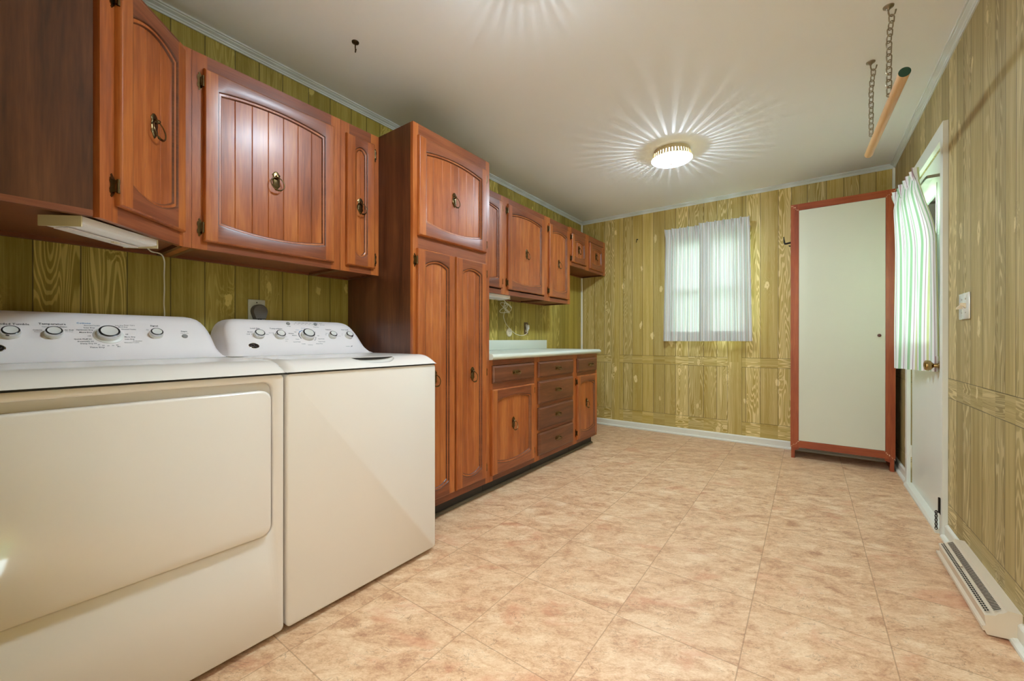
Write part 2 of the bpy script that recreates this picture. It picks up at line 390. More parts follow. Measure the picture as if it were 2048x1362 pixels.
def crown(name, T, L):                            # u along the wall, v up, w out of the wall
    prof = [(0, 0.0), (0.006, 0.0), (0.007, 0.008), (0.011, 0.010), (0.013, 0.016), (0.024, 0.022), (0.026, 0.026), (0.032, 0.027), (0.033, 0.034), (0.0, 0.034)]
    bb = B(T); lp = []
    bb.loops([[(u, H - 0.034 + z, w) for w, z in prof] for u in (0, L)], 0, False, True, True, True)
    return struct(bb.build(name, M['crown']))
crown('trim_1', FRAME['x'] @ Matrix.Translation((Y0, 0, 0)), D - Y0)
crown('trim_2', Matrix.Translation((0, D, 0)) @ FRAME['-y'], W)
crown('trim_3', Matrix.Translation((W, D, 0)) @ FRAME['-x'], D - Y0)
b = B(); b.prism([(0.0, D), (0.016, D), (0.014, D - 0.010), (0.008, D - 0.015), (0.0, D - 0.017)], 0.0, H - 0.03); struct(b.build('trim_4', M['base']))
b = B(); b.prism([(W, D), (W, D - 0.017), (W - 0.008, D - 0.015), (W - 0.014, D - 0.010), (W - 0.016, D)], 0.0, H - 0.03); struct(b.build('trim_5', M['base']))

def baseboard(name, T, L):
    prof = [(0, 0), (0.028, 0), (0.030, 0.006), (0.028, 0.013), (0.022, 0.018), (0.012, 0.020), (0.012, 0.062), (0.009, 0.068), (0.004, 0.072), (0, 0.073)]
    bb = B(T); bb.loops([[(u, z, w) for w, z in prof] for u in (0, L)], 0, False, True, True, True)
    return struct(bb.build(name, M['base']))
baseboard('baseboard_far', Matrix.Translation((0.02, D, 0)) @ FRAME['-y'], W - 0.04)
baseboard('baseboard_right_far', Matrix.Translation((W, D - 0.03, 0)) @ FRAME['-x'], D - 0.03 - 3.925)
baseboard('baseboard_right_mid', Matrix.Translation((W, 2.944, 0)) @ FRAME['-x'], 2.944 - 2.70)
baseboard('baseboard_right_near', Matrix.Translation((W, 2.10, 0)) @ FRAME['-x'], 2.10 - Y0)

# ------------------------------------------------------------------ window, door
b = B()
fy = D - 0.012
for x0, x1, z0, z1 in ((WX0 - 0.0, WX0 + 0.045, WZ0, WZ1), (WX1 - 0.045, WX1, WZ0, WZ1), (WX0 + 0.045, WX1 - 0.045, WZ0, WZ0 + 0.05), (WX0 + 0.045, WX1 - 0.045, WZ1 - 0.045, WZ1), (WX0 + 0.045, WX1 - 0.045, 1.50, 1.545)):
    b.box(x0, x1, D + 0.02, D + 0.085, z0, z1)
win = struct(b.build('window_1', M['white'], org=((WX0 + WX1) / 2, D, WZ0)))
b = B(); b.box(WX0 + 0.045, WX1 - 0.045, D + 0.05, D + 0.055, WZ0 + 0.05, WZ1 - 0.045); b.build('pane', M['glass'], win)
b = B(); b.box(WX0 + 0.002, WX1 - 0.002, D - 0.02, D + 0.02, WZ0 + 0.0005, WZ0 + 0.018, 0, 0.004); b.build('window_sill', M['white'], win)

GY0, GY1, GZ0, GZ1 = 3.20, 3.72, 0.985, 1.88
b = B(); X0, X1 = W + 0.006, W + 0.046
b.box(X0, X1, DY0 + 0.004, GY0, 0.022, DZ1 - 0.004); b.box(X0, X1, GY1, DY1 - 0.004, 0.022, DZ1 - 0.004); b.box(X0, X1, GY0, GY1, 0.022, GZ0); b.box(X0, X1, GY0, GY1, GZ1, DZ1 - 0.004)
door = struct(b.build('door_1', M['white'], org=(W + 0.02, (DY0 + DY1) / 2, 0)))
b = B(); b.box(X0 + 0.018, X0 + 0.023, GY0, GY1, GZ0, GZ1); b.build('pane', M['glass'], door)
b = B()
for y0, y1, z0, z1 in ((GY0, GY0 + 0.016, GZ0, GZ1), (GY1 - 0.016, GY1, GZ0, GZ1), (GY0 + 0.016, GY1 - 0.016, GZ0, GZ0 + 0.016), (GY0 + 0.016, GY1 - 0.016, GZ1 - 0.016, GZ1)):
    b.box(X0 - 0.003, X0 + 0.014, y0, y1, z0, z1)
b.build('glass_bead', M['white'], door)
b = B()                                             # casing and threshold
for y0, y1, z0, z1 in ((2.946, DY0 - 0.002, 0, 2.118), (DY1 + 0.002, 3.918, 0, 2.118), (DY0 - 0.002, DY1 + 0.002, DZ1 + 0.002, 2.118)):
    b.box(W - 0.020, W + 0.0, y0, y1, z0, z1)
b.build('casing', M['white'], door)
b = B(); b.prism([(W + 0.02, 0.0), (W - 0.036, 0.0), (W - 0.036, 0.012), (W - 0.026, 0.024), (W + 0.02, 0.026)], DY0, DY1, 1); b.build('threshold', M['base'], door)
b = B(); kx = X0
b.lathe([(0, 0), (0.031, 0), (0.031, 0.004), (0.026, 0.009), (0.013, 0.012), (0.011, 0.030), (0.018, 0.036), (0.026, 0.042), (0.029, 0.052), (0.027, 0.062), (0.020, 0.066), (0.016, 0.064), (0.012, 0.062), (0, 0.062)], (kx, 3.105, 0.867), (-1, 0, 0), 28)
k = b.build('door_handle', M['gold'], door); tag(k, 'round polished brass knob')
for hz in (0.24, 1.80):
    b = B()
    for q in range(3): b.lathe([(0, 0), (0.007, 0), (0.007, 0.026), (0, 0.026)], (W - 0.001, DY1 + 0.004, hz - 0.04 + q * 0.028), (0, 0, 1), 10)
    b.box(W - 0.003, W + 0.004, DY1 - 0.012, DY1 + 0.004, hz - 0.038, hz + 0.042)
    b.build('hinge', M['base'], door)

# outside
b = B(); b.box(-14, 18, 4.8, 26, -0.5, -0.45); struct(b.build('ground', M['lawn']))
b = B(); b.box(3.2, 18, -8, 4.8, -0.5, -0.45); struct(b.build('ground_side', M['lawn']))
def hedge(name, x0, x1, y0, y1, h):
    bb = B(); nx = 40; ny = 12; rows = []
    for i in range(nx + 1):
        row = []
        for j in range(ny + 1):
            a = math.pi * j / ny; cx = x0 + (x1 - x0) * i / nx; cy = y0 + (y1 - y0) * i / nx
            rr = 1 + random.uniform(-0.16, 0.16)
            off = Vector((y1 - y0, -(x1 - x0), 0)).normalized() * (-math.cos(a) * 0.6 * rr)
            row.append((cx + off.x, cy + off.y, -0.45 + max(0.0, math.sin(a)) ** 0.7 * h * rr))
        rows.append(row)
    bb.loops(rows, 0, True, False)
    return bb.build(name, M['leaf'])
tag(struct(hedge('ground_hedge', -6, 12, 12, 12, 2.0)))

# ------------------------------------------------------------------ cabinet doors, drawers, fittings
def arch(u0, u1, v, rise, n, up=1):
    return [(u0 + (u1 - u0) * i / n, v + up * rise * (1 - (2 * i / n - 1) ** 2)) for i in range(n + 1)]
def door_part(parent, T, u0, u1, v0, v1, grooves, rail=0.048, stile=0.046, rise=0.024, n=14, t=0.019):
    b = B(T); e = 0.006
    def loop(d, w):
        a0, a1 = u0 + stile + d, u1 - stile - d
        top = arch(a0, a1, v1 - rail - rise - d, rise, n); bot = arch(a0, a1, v0 + rail + rise + d, -rise, n)
        return [(p[0], p[1], w) for p in bot] + [(p[0], p[1], w) for p in reversed(top)]
    prof = [(0, t), (0.003, t - 0.0012), (0.0052, t - 0.0060), (0.0070, t - 0.0062), (0.0120, t - 0.0072), (0.0140, t - 0.0100), (0.0160, t - 0.0150)]
    for q0, q1, mi in ((0, 3, 2), (2, 5, 0), (4, 7, 2)): b.loops([loop(d, w) for d, w in prof[q0:q1]], mi, True)  # moulding edges in darker wood: crease shade put into the colour
    a0, a1 = u0 + stile, u1 - stile
    top = arch(a0, a1, v1 - rail - rise, rise, n); bot = arch(a0, a1, v0 + rail + rise, -rise, n)
    for i in range(n):                                # level rails
        b.face([b.v((top[i][0], top[i][1], t)), b.v((top[i + 1][0], top[i + 1][1], t)), b.v((top[i + 1][0], v1 - e, t)), b.v((top[i][0], v1 - e, t))], 1)
        b.face([b.v((bot[i][0], v0 + e, t)), b.v((bot[i + 1][0], v0 + e, t)), b.v((bot[i + 1][0], bot[i + 1][1], t)), b.v((bot[i][0], bot[i][1], t))], 1)
    for s0, s1, edge in ((u0 + e, a0, 0), (a1, u1 - e, 1)):   # upright stiles
        zb = bot[0][1]; zt = top[0][1]
        for za, zc in ((v0 + e, zb), (zb, zt), (zt, v1 - e)):
            b.face([b.v((s0, za, t)), b.v((s1, za, t)), b.v((s1, zc, t)), b.v((s0, zc, t))], 0)
    def rect(d, w): return [(u0 + d, v0 + d, w), (u1 - d, v0 + d, w), (u1 - d, v1 - d, w), (u0 + d, v1 - d, w)]
    b.loops([rect(e, t), rect(e * 0.45, t - 0.002), rect(0, t - 0.007), rect(0, 0.0005)], 0, False)
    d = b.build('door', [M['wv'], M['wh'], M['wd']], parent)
    # grooved panel set back in the frame
    b = B(T); us = [(u0 + stile - 0.002, 0)]
    for g in sorted(grooves): us += [(g - 0.0022, 0), (g, -0.0024), (g + 0.0022, 0)]
    us.append((u1 - stile + 0.002, 0))
    pv0, pv1 = v0 + rail - 0.002, v1 - rail + 0.002
    b.loops([[(u, pv0, t - 0.0140 + w) for u, w in us], [(u, pv1, t - 0.0140 + w) for u, w in us]], 0, False, False)
    b.build('panel', M['wv'], d)
    return d
def ring_pull(door, T, u, v, t=0.019, flip=1):
    b = B(T); w0 = t - 0.0140; k_ = 1.15
    out = [(0.0, 0.034), (0.007, 0.031), (0.010, 0.026), (0.015, 0.020), (0.012, 0.012), (0.0135, 0.0), (0.012, -0.012), (0.0145, -0.022), (0.009, -0.029), (0.005, -0.036), (0.0, -0.041)]
    pts = [(x * k_, y * k_) for x, y in out + [(-x, y) for x, y in reversed(out[1:-1])]]
    b.loops([[(u + x, v + y, w0) for x, y in pts], [(u + x, v + y, w0 + 0.002) for x, y in pts], [(u + x * 0.82, v + y * 0.86, w0 + 0.0036) for x, y in pts]], 0, False, True, False, True)
    b.lathe([(0.0085, 0), (0.0085, 0.008), (0.006, 0.012), (0.004, 0.016), (0, 0.0165)], (u, v + 0.012, w0 + 0.003), (0, 0, 1), 12)
    rr = 0.0300; ring = []; k = 30
    for i in range(k):
        a = 2 * math.pi * i / k; y = math.cos(a) * rr; ring.append((u + math.sin(a) * rr * 0.94, v + 0.010 - rr + y, w0 + 0.013 + (rr - y) * 0.16))
    rad = [0.0022 + 0.0016 * (abs(((i + k // 2) % k) - k // 2) > k // 2 - 3) for i in range(k)]
    b.tube(ring, rad, 8, 0, True)
    yb = v + 0.010 - 2 * rr
    for du in (-0.0075, 0, 0.0075): b.lathe([(0, -0.004), (0.0042, -0.002), (0.0042, 0.002), (0, 0.004)], (u + du, yb + 0.0012 * abs(du) / 0.0075, w0 + 0.0215), (1, 0, 0), 8)
    return tag(b.build('handle', M['brassmid'], door), 'antique brass ring pull on a shaped plate')
def bail_pull(drawer, T, u, v, w0):
    b = B(T); L = 0.040
    pts = [(-L, 0.010), (-L * 0.8, 0.015), (L * 0.8, 0.015), (L, 0.010), (L * 0.92, 0.0), (L, -0.010), (L * 0.8, -0.015), (-L * 0.8, -0.015), (-L, -0.010), (-L * 0.92, 0)]
    b.loops([[(u + x, v + y, w0) for x, y in pts], [(u + x, v + y, w0 + 0.002) for x, y in pts], [(u + x * .93, v + y * .8, w0 + 0.003) for x, y in pts]], 0, False, True, False, True)
    for sgn in (-1, 1): b.lathe([(0.005, 0), (0.0045, 0.012), (0.006, 0.016), (0, 0.019)], (u + sgn * L * 0.78, v + 0.002, w0 + 0.002), (0, 0, 1), 10)
    path = [(u - L * 0.78, v + 0.002, w0 + 0.015), (u - L * 0.80, v - 0.006, w0 + 0.020), (u - L * 0.6, v - 0.010, w0 + 0.023), (u, v - 0.011, w0 + 0.024), (u + L * 0.6, v - 0.010, w0 + 0.023), (u + L * 0.80, v - 0.006, w0 + 0.020), (u + L * 0.78, v + 0.002, w0 + 0.015)]
    b.tube(path, [0.003, 0.0028, 0.0032, 0.0048, 0.0032, 0.0028, 0.003], 8)
    return tag(b.build('handle', M['brass'], drawer), 'antique brass bail pull')
def hinge(parent, T, u, v, side, w0=0.0):
    """side -1: door lies towards +u of the hinge, +1: towards -u"""
    b = B(T); o = [(0.0, 0.036), (0.0035, 0.031), (0.001, 0.027), (0.006, 0.022), (0.007, 0.012), (0.0045, 0.004), (0.0045, -0.004), (0.007, -0.012), (0.006, -0.022), (0.001, -0.027), (0.0035, -0.031), (0.0, -0.036)]
    pts = [(x * 1.0 + 0.003, y) for x, y in o] + [(-0.007, -0.022), (-0.007, 0.022)]
    pts = [(side * x, y) for x, y in pts]
    b.loops([[(u + side * 0.007 + x, v + y, w0) for x, y in pts], [(u + side * 0.007 + x, v + y, w0 + 0.0025) for x, y in pts]], 0, False, True, False, True)
    b.lathe([(0, -0.021), (0.0042, -0.021), (0.0042, -0.008), (0.0036, -0.0075), (0.0036, 0.0075), (0.0042, 0.008), (0.0042, 0.021), (0, 0.021)], (u + side * 0.0005, v, w0 + 0.013), (0, 1, 0), 10)
    b.box(u - 0.001 if side > 0 else u - 0.006, u + 0.006 if side > 0 else u + 0.001, v - 0.018, v + 0.018, w0 + 0.0, w0 + 0.012)
    return b.build('hinge', M['brassmid'], parent)
def slab_front(parent, T, u0, u1, v0, v1, t=0.019, name='drawer'):
    b = B(T)
    def rect(d, w): return [(u0 + d, v0 + d, w), (u1 - d, v0 + d, w), (u1 - d, v1 - d, w), (u0 + d, v1 - d, w)]
    b.loops([rect(0, 0.0005), rect(0, t - 0.011), rect(0.004, t - 0.0095), rect(0.010, t - 0.002), rect(0.013, t)], 0, False, True, False, True)
    return b.build(name, M['wd'], parent)
def face_frame(parent, T, u0, u1, v0, v1, stiles, rails, dep=0.019):
    """stiles (a,b) run full height; rails (a, b, u0, u1) between them"""
    b = B(T)
    for a, c in stiles: b.box(a, c, v0, v1, -dep, 0.0, 0)
    for a, c, p, q in rails: b.box(p, q, a, c, -dep, 0.0, 1)
    return b.build('face_frame', [M['wv'], M['wh']], parent)
def even(a, b, n): return [a + (b - a) * i / n for i in range(1, n)]

XU, XB, ZB, ZT = 0.305, 0.5925, 1.362, 2.136
FX = lambda x: Matrix.Translation((x, 0, 0)) @ FRAME['x']
def wall_cab(y0, y1, label, doors, group=None, z0=ZB, z1=ZT, mid=None):
    r = thing('wall_cabinet', (0.0, (y0 + y1) / 2, z0), label, 'cabinet', group)
    g = 0.0006; T = FX(XU); xb = XU - 0.019
    b = B()
    b.box(0.0005, xb, y0 + g, y0 + 0.016, z0, z1); b.box(0.0005, xb, y1 - 0.016, y1 - g, z0, z1)
    b.box(0.0005, xb, y0 + 0.016, y1 - 0.016, z1 - 0.016, z1); b.box(0.0005, 0.008, y0 + 0.016, y1 - 0.016, z0 + 0.012, z1 - 0.016)
    b.box(0.0085, xb, y0 + 0.016, y1 - 0.016, z0 + 0.012, z0 + 0.028, 1); b.box(0.0005, 0.02, y0 + 0.016, y1 - 0.016, z0, z0 + 0.012, 1)
    b.build('body', [M['side'], M['under']], r)
    s = 0.050
    st = [(y0 + g, y0 + s), (y1 - s, y1 - g)]
    rl = [(z1 - 0.062, z1, y0 + s, y1 - s), (z0, z0 + 0.036, y0 + s, y1 - s)]
    if mid: st.append((mid - 0.04, mid + 0.04)); rl = [(a, c, p, q) for a, c, _, _ in rl for p, q in ((y0 + s, mid - 0.04), (mid + 0.04, y1 - s))]
    face_frame(r, T, y0, y1, z0, z1, st, rl)
    for d0, d1, dz0, dz1, ng, hs, hv in doors:
        d = door_part(r, T, d0, d1, dz0, dz1, even(d0 + 0.046, d1 - 0.046, ng), rise=0.022 if dz1 - dz0 > 0.4 else 0.02)
        ring_pull(d, T, (d0 + d1) / 2, hv)
        off = 0.075 if dz1 - dz0 > 0.4 else 0.045
        for hz in (dz0 + off * 0.55 + 0.012, dz1 - off * 0.55 - 0.012): hinge(r, T, d0 - 0.002 if hs < 0 else d1 + 0.002, hz, hs)
    return r
DZ0w, DZ1w = 1.394, 2.078
wall_cab(0.532, 1.152, 'wide single-door wall cabinet with a grooved panel above the washer', [(0.567, 1.111, DZ0w, DZ1w, 7, -1, 1.722)])
wall_cab(1.152, 1.382, 'narrow wall cabinet squeezed between the wide cabinet and the tall pantry', [(1.179, 1.347, DZ0w, DZ1w, 2, 1, 1.722)])
wall_cab(2.007, 2.549, 'wall cabinet above the counter, half hidden behind the tall pantry', [(2.042, 2.500, DZ0w + .012, DZ1w + .008, 6, 1, 1.722)])
wall_cab(2.549, 3.192, 'widest wall cabinet above the counter, five grooves and a centred ring', [(2.576, 3.122, DZ0w + .012, DZ1w + .010, 7, -1, 1.735)])
wall_cab(3.192, 3.633, 'wall cabinet with one door beside the short two-door corner cabinet', [(3.188 + .024, 3.590, DZ0w + .010, DZ1w + .004, 5, -1, 1.735)])
wall_cab(3.633, 4.505, 'short two-door wall cabinet in the far corner, hung near the ceiling', [(3.655, 3.985, 1.795, 2.082, 3, -1, 1.945), (4.068, 4.42, 1.785, 2.072, 3, 1, 1.945)], z0=1.757, z1=2.146, mid=4.026)

# diagonal corner cabinet over the dryer
r = thing('corner_cabinet', (0.0, 0.2, ZB), 'diagonal corner wall cabinet with dark veneer side above the dryer', 'cabinet')
P0 = Vector((0.570, 0.240, 0)); P1 = Vector((0.305, 0.505, 0)); UL = (P1 - P0).length; ud = (P1 - P0).normalized(); wn = Vector((ud.y, -ud.x, 0))
TD = Matrix(((ud.x, 0, wn.x, P0.x), (ud.y, 0, wn.y, P0.y), (0, 1, 0, 0), (0, 0, 0, 1)))
b = B(); z0, z1 = ZB, ZT
b.box(0.555, 0.570, Y0 + 0.001, 0.226, z0 + 0.018, z1)                  # veneered side
poly = [(0.001, Y0 + 0.001), (0.554, Y0 + 0.001), (0.554, 0.226), (0.290, 0.490), (0.001, 0.490)]
b.prism(poly, z1 - 0.016, z1); b.prism(poly, z0 + 0.014, z0 + 0.03, 2, 1)
b.box(0.001, 0.289, 0.491, 0.505, z0, z1)
b.box(0.0005, 0.02, Y0 + 0.001, 0.49, z0, z0 + 0.014, 1)
b.box(0.552, 0.572, Y0 + 0.001, 0.226, z0, z0 + 0.018, 1)
b.build('body', [M['side'], M['under']], r)
s = 0.064
face_frame(r, TD, 0, UL, z0, z1, [(0, s), (UL - 0.022, UL)], [(z1 - 0.04, z1, s, UL - 0.022), (z0, z0 + 0.058, s, UL - 0.022)])
b = B(); b.box(0.0005, 0.305, 0.5055, 0.5315, z0, z1); b.build('filler_strip', M['wv'], r)
du0, du1 = 0.052, UL - 0.012
d = door_part(r, TD, du0, du1, 1.414, 2.112, even(du0 + 0.046, du1 - 0.046, 3) + [du0 + 0.05], rise=0.03)
ring_pull(d, TD, (du0 + du1) / 2 + 0.005, 1.745)
for hz in (1.472, 2.045): hinge(r, TD, du0 - 0.002, hz, -1)

# tall pantry
TY0, TY1, TZ0, TZ1 = 1.383, 2.005, 0.088, 2.139
r = thing('pantry_cabinet', (0.3, (TY0 + TY1) / 2, 0), 'tall floor-standing pantry cabinet with one upper and two long lower doors', 'cabinet')
b = B(); xb = XB - 0.019
b.box(0.001, xb, TY0, TY0 + 0.016, TZ0, TZ1); b.box(0.001, xb, TY1 - 0.016, TY1 - 0.0005, TZ0, TZ1); b.box(0.001, xb, TY0 + 0.016, TY1 - 0.016, TZ1 - 0.016, TZ1); b.box(0.001, 0.01, TY0 + 0.016, TY1 - 0.016, TZ0, TZ1 - 0.016); b.box(0.0105, xb, TY0 + 0.016, TY1 - 0.016, TZ0, TZ0 + 0.016)
b.build('body', M['side'], r)
b = B(); b.box(0.03, 0.535, TY0 + 0.002, TY1 - 0.0005, 0, TZ0 - 0.0005); b.build('toe_kick', M['toe'], r)
T = FX(XB); s = 0.036
face_frame(r, T, TY0, TY1, TZ0, TZ1, [(TY0, TY0 + s), (TY1 - s, TY1 - 0.0005)], [(TZ1 - 0.058, TZ1, TY0 + s, TY1 - s), (1.480, 1.552, TY0 + s, TY1 - s), (TZ0, TZ0 + 0.044, TY0 + s, TY1 - s)])
d = door_part(r, T, 1.411, 1.962, 1.552, 2.076, even(1.411 + 0.046, 1.962 - 0.046, 7)); ring_pull(d, T, 1.682, 1.812)
for hz in (1.605, 2.02): hinge(r, T, 1.964, hz, 1)
for d0, d1, hs in ((1.405, 1.6775, -1), (1.6915, 1.962, 1)):
    d = door_part(r, T, d0, d1, 0.130, 1.483, even(d0 + 0.046, d1 - 0.046, 3), rise=0.026); ring_pull(d, T, (d0 + d1) / 2 + 0.012 * hs, 0.80)
    for hz in (0.195, 0.80, 1.42): hinge(r, T, d0 - 0.002 if hs < 0 else d1 + 0.002, hz, hs)

# base cabinets
def base_cab(y0, y1, label, fronts):
    r = thing('base_cabinet', (0.3, (y0 + y1) / 2, 0), label, 'cabinet', None); z0, z1 = 0.0865, 0.8725; g = 0.0005
    b = B(); xb = XB - 0.019
    b.box(0.002, xb, y0 + g, y0 + 0.016, z0, z1); b.box(0.002, xb, y1 - 0.016, y1 - g, z0, z1); b.box(0.002, xb, y0 + 0.016, y1 - 0.016, z0, z0 + 0.016); b.box(0.002, 0.01, y0 + 0.016, y1 - 0.016, z0 + 0.016, z1)
    b.build('body', M['side'], r)
    b = B(); b.box(0.03, 0.535, y0 + g, y1 - 0.004, 0, z0 - 0.0005); b.build('toe_kick', M['toe'], r)
    T = FX(XB); s = 0.036; rl = [(z1 - 0.036, z1, y0 + s, y1 - s), (z0, z0 + 0.04, y0 + s, y1 - s)]
    zs = sorted([(f[1], f[2]) for f in fronts])
    for (a, c), (e, f) in zip(zs, zs[1:]): rl.append((c - 0.006, e + 0.006, y0 + s, y1 - s))
    face_frame(r, T, y0, y1, z0, z1, [(y0 + g, y0 + s), (y1 - s, y1 - g)], rl)
    for kind, v0, v1, u0, u1, hs in fronts:
        if kind == 'drawer':
            dr = slab_front(r, T, u0, u1, v0, v1); bail_pull(dr, T, (u0 + u1) / 2 + (0.045 if u1 - u0 < 0.45 else 0.0), (v0 + v1) / 2 + 0.004, 0.019)
        else:
            d = door_part(r, T, u0, u1, v0, v1, even(u0 + 0.046, u1 - 0.046, 6 if u1 - u0 > .45 else 4)); ring_pull(d, T, (u0 + u1) / 2 - 0.005, (v0 + v1) / 2 + 0.03)
            for hz in (v0 + 0.06, v1 - 0.05): hinge(r, T, u0 - 0.002 if hs < 0 else u1 + 0.002, hz, hs)
    return r
base_cab(2.0055, 2.572, 'base cabinet next to the tall pantry, one drawer over a ring-pull door', [('drawer', 0.720, 0.834, 2.030, 2.517, 0), ('door', 0.125, 0.680, 2.022, 2.515, 1)])
base_cab(2.572, 3.188, 'base cabinet of four stacked drawers in the middle of the counter', [('drawer', 0.716, 0.834, 2.577, 3.137, 0), ('drawer', 0.514, 0.688, 2.577, 3.135, 0), ('drawer', 0.318, 0.488, 2.577, 3.135, 0), ('drawer', 0.124, 0.294, 2.577, 3.135, 0)])
base_cab(3.188, 3.645, 'narrow end base cabinet with one small drawer over a small door', [('drawer', 0.712, 0.836, 3.214, 3.612, 0), ('door', 0.120, 0.682, 3.214, 3.612, -1)])
b = B(); b.prism([(0.5355, 0.0005), (0.552, 0.0005), (0.550, 0.008), (0.544, 0.014), (0.5355, 0.016)], TY0 + 0.002, 3.641, 1); struct(b.build('trim_6', M['strip']))

# countertop
r = thing('countertop', (0.3, 2.84, 0.873), 'pale mint laminate countertop on the drawer cabinets', 'countertop')
b = B(); prof = [(0.002, 0.8735), (0.606, 0.8735), (0.618, 0.876), (0.625, 0.884), (0.627, 0.894), (0.623, 0.904), (0.613, 0.9105), (0.598, 0.912), (0.002, 0.912)]
cy0, cy1 = 2.0065, 3.672
b.loops([[(x, y, z) for x, z in prof] for y in (cy0, cy1 - 0.004)], 0, True, True, True, False)
b.loops([[(x, cy1 - 0.004, z) for x, z in prof], [(x - (0.003 if x > 0.3 else -0.0), cy1, 0.893 + (z - 0.893) * 0.8) for x, z in prof]], 0, True, True, False, True)
b.build('slab', M['lam'], r)
b = B(); b.box(0.001, 0.020, cy0, 3.659, 0.9125, 1.000, 0, 0.004); b.build('backsplash', M['lam'], r)

# ------------------------------------------------------------------ washer and dryer
CN = Vector((0.728, 0, 0.685)).normalized(); CV = Vector((-CN.z, 0, CN.x))
def console_T(): return Matrix(((0, CV.x, CN.x, 0.23), (1, 0, 0, 0), (0, CV.z, CN.z, 1.02), (0, 0, 0, 1)))
CT = console_T()
def rrect(y0, y1, z0, z1, rad, n=5):
    pts = []
    for cy, cz, a0 in ((y1 - rad, z1 - rad, 0), (y0 + rad, z1 - rad, 90), (y0 + rad, z0 + rad, 180), (y1 - rad, z0 + rad, 270)):
        for i in range(n + 1): a = R(a0 + 90 * i / n); pts.append((cy + rad * math.cos(a), cz + rad * math.sin(a)))
    return pts
def console(parent, yc):
    b = B(); rows = []
    for z, hw, xf, rc in ((0.934, 0.340, 0.345, 0.04), (0.941, 0.335, 0.318, 0.04), (0.952, 0.330, 0.300, 0.04), (0.965, 0.326, 0.2817, 0.04), (0.98, 0.3235, 0.2676, 0.04), (1.0, 0.322, 0.2488, 0.04), (1.02, 0.320, 0.23, 0.04), (1.04, 0.316, 0.2112, 0.04), (1.06, 0.309, 0.1924, 0.038), (1.075, 0.300, 0.1783, 0.035), (1.087, 0.288, 0.164, 0.032), (1.095, 0.273, 0.148, 0.03), (1.099, 0.257, 0.132, 0.03), (1.100, 0.24, 0.10, 0.02)):
        p = [(0.03, yc - hw, z)]
        for i in range(7):
            a = R(90 * i / 6); p.append((xf - rc + rc * math.sin(a), yc - hw + rc - rc * math.cos(a), z))
        for i in range(7):
            a = R(90 * i / 6); p.append((xf - rc + rc * math.cos(a), yc + hw - rc + rc * math.sin(a), z))
        p.append((0.03, yc + hw, z)); rows.append(p)
    b.loops(rows, 0, True, True, True, True)
    return b.build('console', M['plast'], parent, sharp=60)
TEXTS = []
def text(con, yc, s, y, v, size, mat='ink', align='CENTER'): TEXTS.append((con, s, y, v - size * 0.35, size, mat, align))
def flush_texts():
    obs = []
    for con, s, y, v, size, mat, al in TEXTS:
        c = bpy.data.curves.new('t', 'FONT'); c.body = s; c.size = size; c.align_x = al; c.resolution_u = 1; c.offset = size * 0.018
        o = bpy.data.objects.new('t', c); sc.collection.objects.link(o); obs.append((o, c))
    dg = bpy.context.evaluated_depsgraph_get(); dg.update(); new = []
    for (o, c), (con, s, y, v, size, mat, al) in zip(obs, TEXTS):
        me = bpy.data.meshes.new_from_object(o.evaluated_get(dg)); bb = B()
        Mx = CT @ Matrix.Translation((y, v, 0.0006)); mp = [bb.v(Mx @ q.co) for q in me.vertices]
        for p in me.polygons: bb.face([mp[i] for i in p.vertices])
        bpy.data.meshes.remove(me); new.append((bb, con, mat))
    for o, c in obs: bpy.data.objects.remove(o); bpy.data.curves.remove(c)
    for bb, con, mat in new: bb.build('lettering', M[mat], con)
def knob(con, y, v, rad, h, dark=0.75, rot=0.5, base=False):
    b = B(); o = CT @ Vector((y, v, 0.0)); ax = CN
    if base: b.lathe([(rad * 1.28, 0), (rad * 1.28, 0.002), (rad * 1.18, 0.004), (0, 0.004)], o, ax, 32, 0)
    b.lathe([(rad * 1.0, 0.0005), (rad * 1.0, h * 0.55), (rad * 0.97, h * 0.6)], o, ax, 32, 0)
    b.lathe([(rad * 0.97, h * 0.6, 1), (rad * 0.95, h * 0.80, 1), (rad * 0.90, h * 0.93, 1)], o, ax, 32, 1)
    b.lathe([(rad * 0.90, h * 0.93), (rad * 0.80, h * 0.985), (rad * 0.72, h * 1.0)], o, ax, 32, 2)  # dark ring: a dark reflection painted onto the bezel slope
    b.lathe([(rad * 0.72, h), (rad * 0.66, h * 0.97), (0, h * 0.985)], o, ax, 32, 0)
    # white pointer mark across the chrome bezel
    cc = CT.to_3x3(); dirv = cc @ Vector((math.cos(rot), math.sin(rot), 0)); sd = ax.cross(dirv)
    q = [o + dirv * (rad * rr) + sd * (s_ * rad * 0.07) + ax * hh for rr, hh, s_ in ((0.70, h * 1.02, -1), (0.70, h * 1.02, 1), (0.99, h * 0.70, 1), (0.99, h * 0.70, -1))]
    b.face([b.v(p) for p in q], 0)
    return b.build('knob', [M['knobw'], M['chrome'], M['badge']], con)
def button(con, y, v, rad):
    b = B(); b.lathe([(rad, 0), (rad, 0.003), (rad * 0.85, 0.0045), (0, 0.005)], CT @ Vector((y, v, 0)), CN, 20); return b.build('button', M['btn'], con)
def ticks(con, y, v, rad, angs, mat, wd=0.0035, ln=0.009):
    b = B(CT)
    for a in angs:
        a = R(a); d = Vector((math.cos(a), math.sin(a), 0)); s_ = Vector((-d.y, d.x, 0)); c = Vector((y, v, 0.0008)) + d * rad
        b.face([b.v(c + s_ * ln / 2 + d * wd / 2), b.v(c - s_ * ln / 2 + d * wd / 2), b.v(c - s_ * ln / 2 - d * wd / 2), b.v(c + s_ * ln / 2 - d * wd / 2)])
    return b.build('dial_marks', M[mat], con)
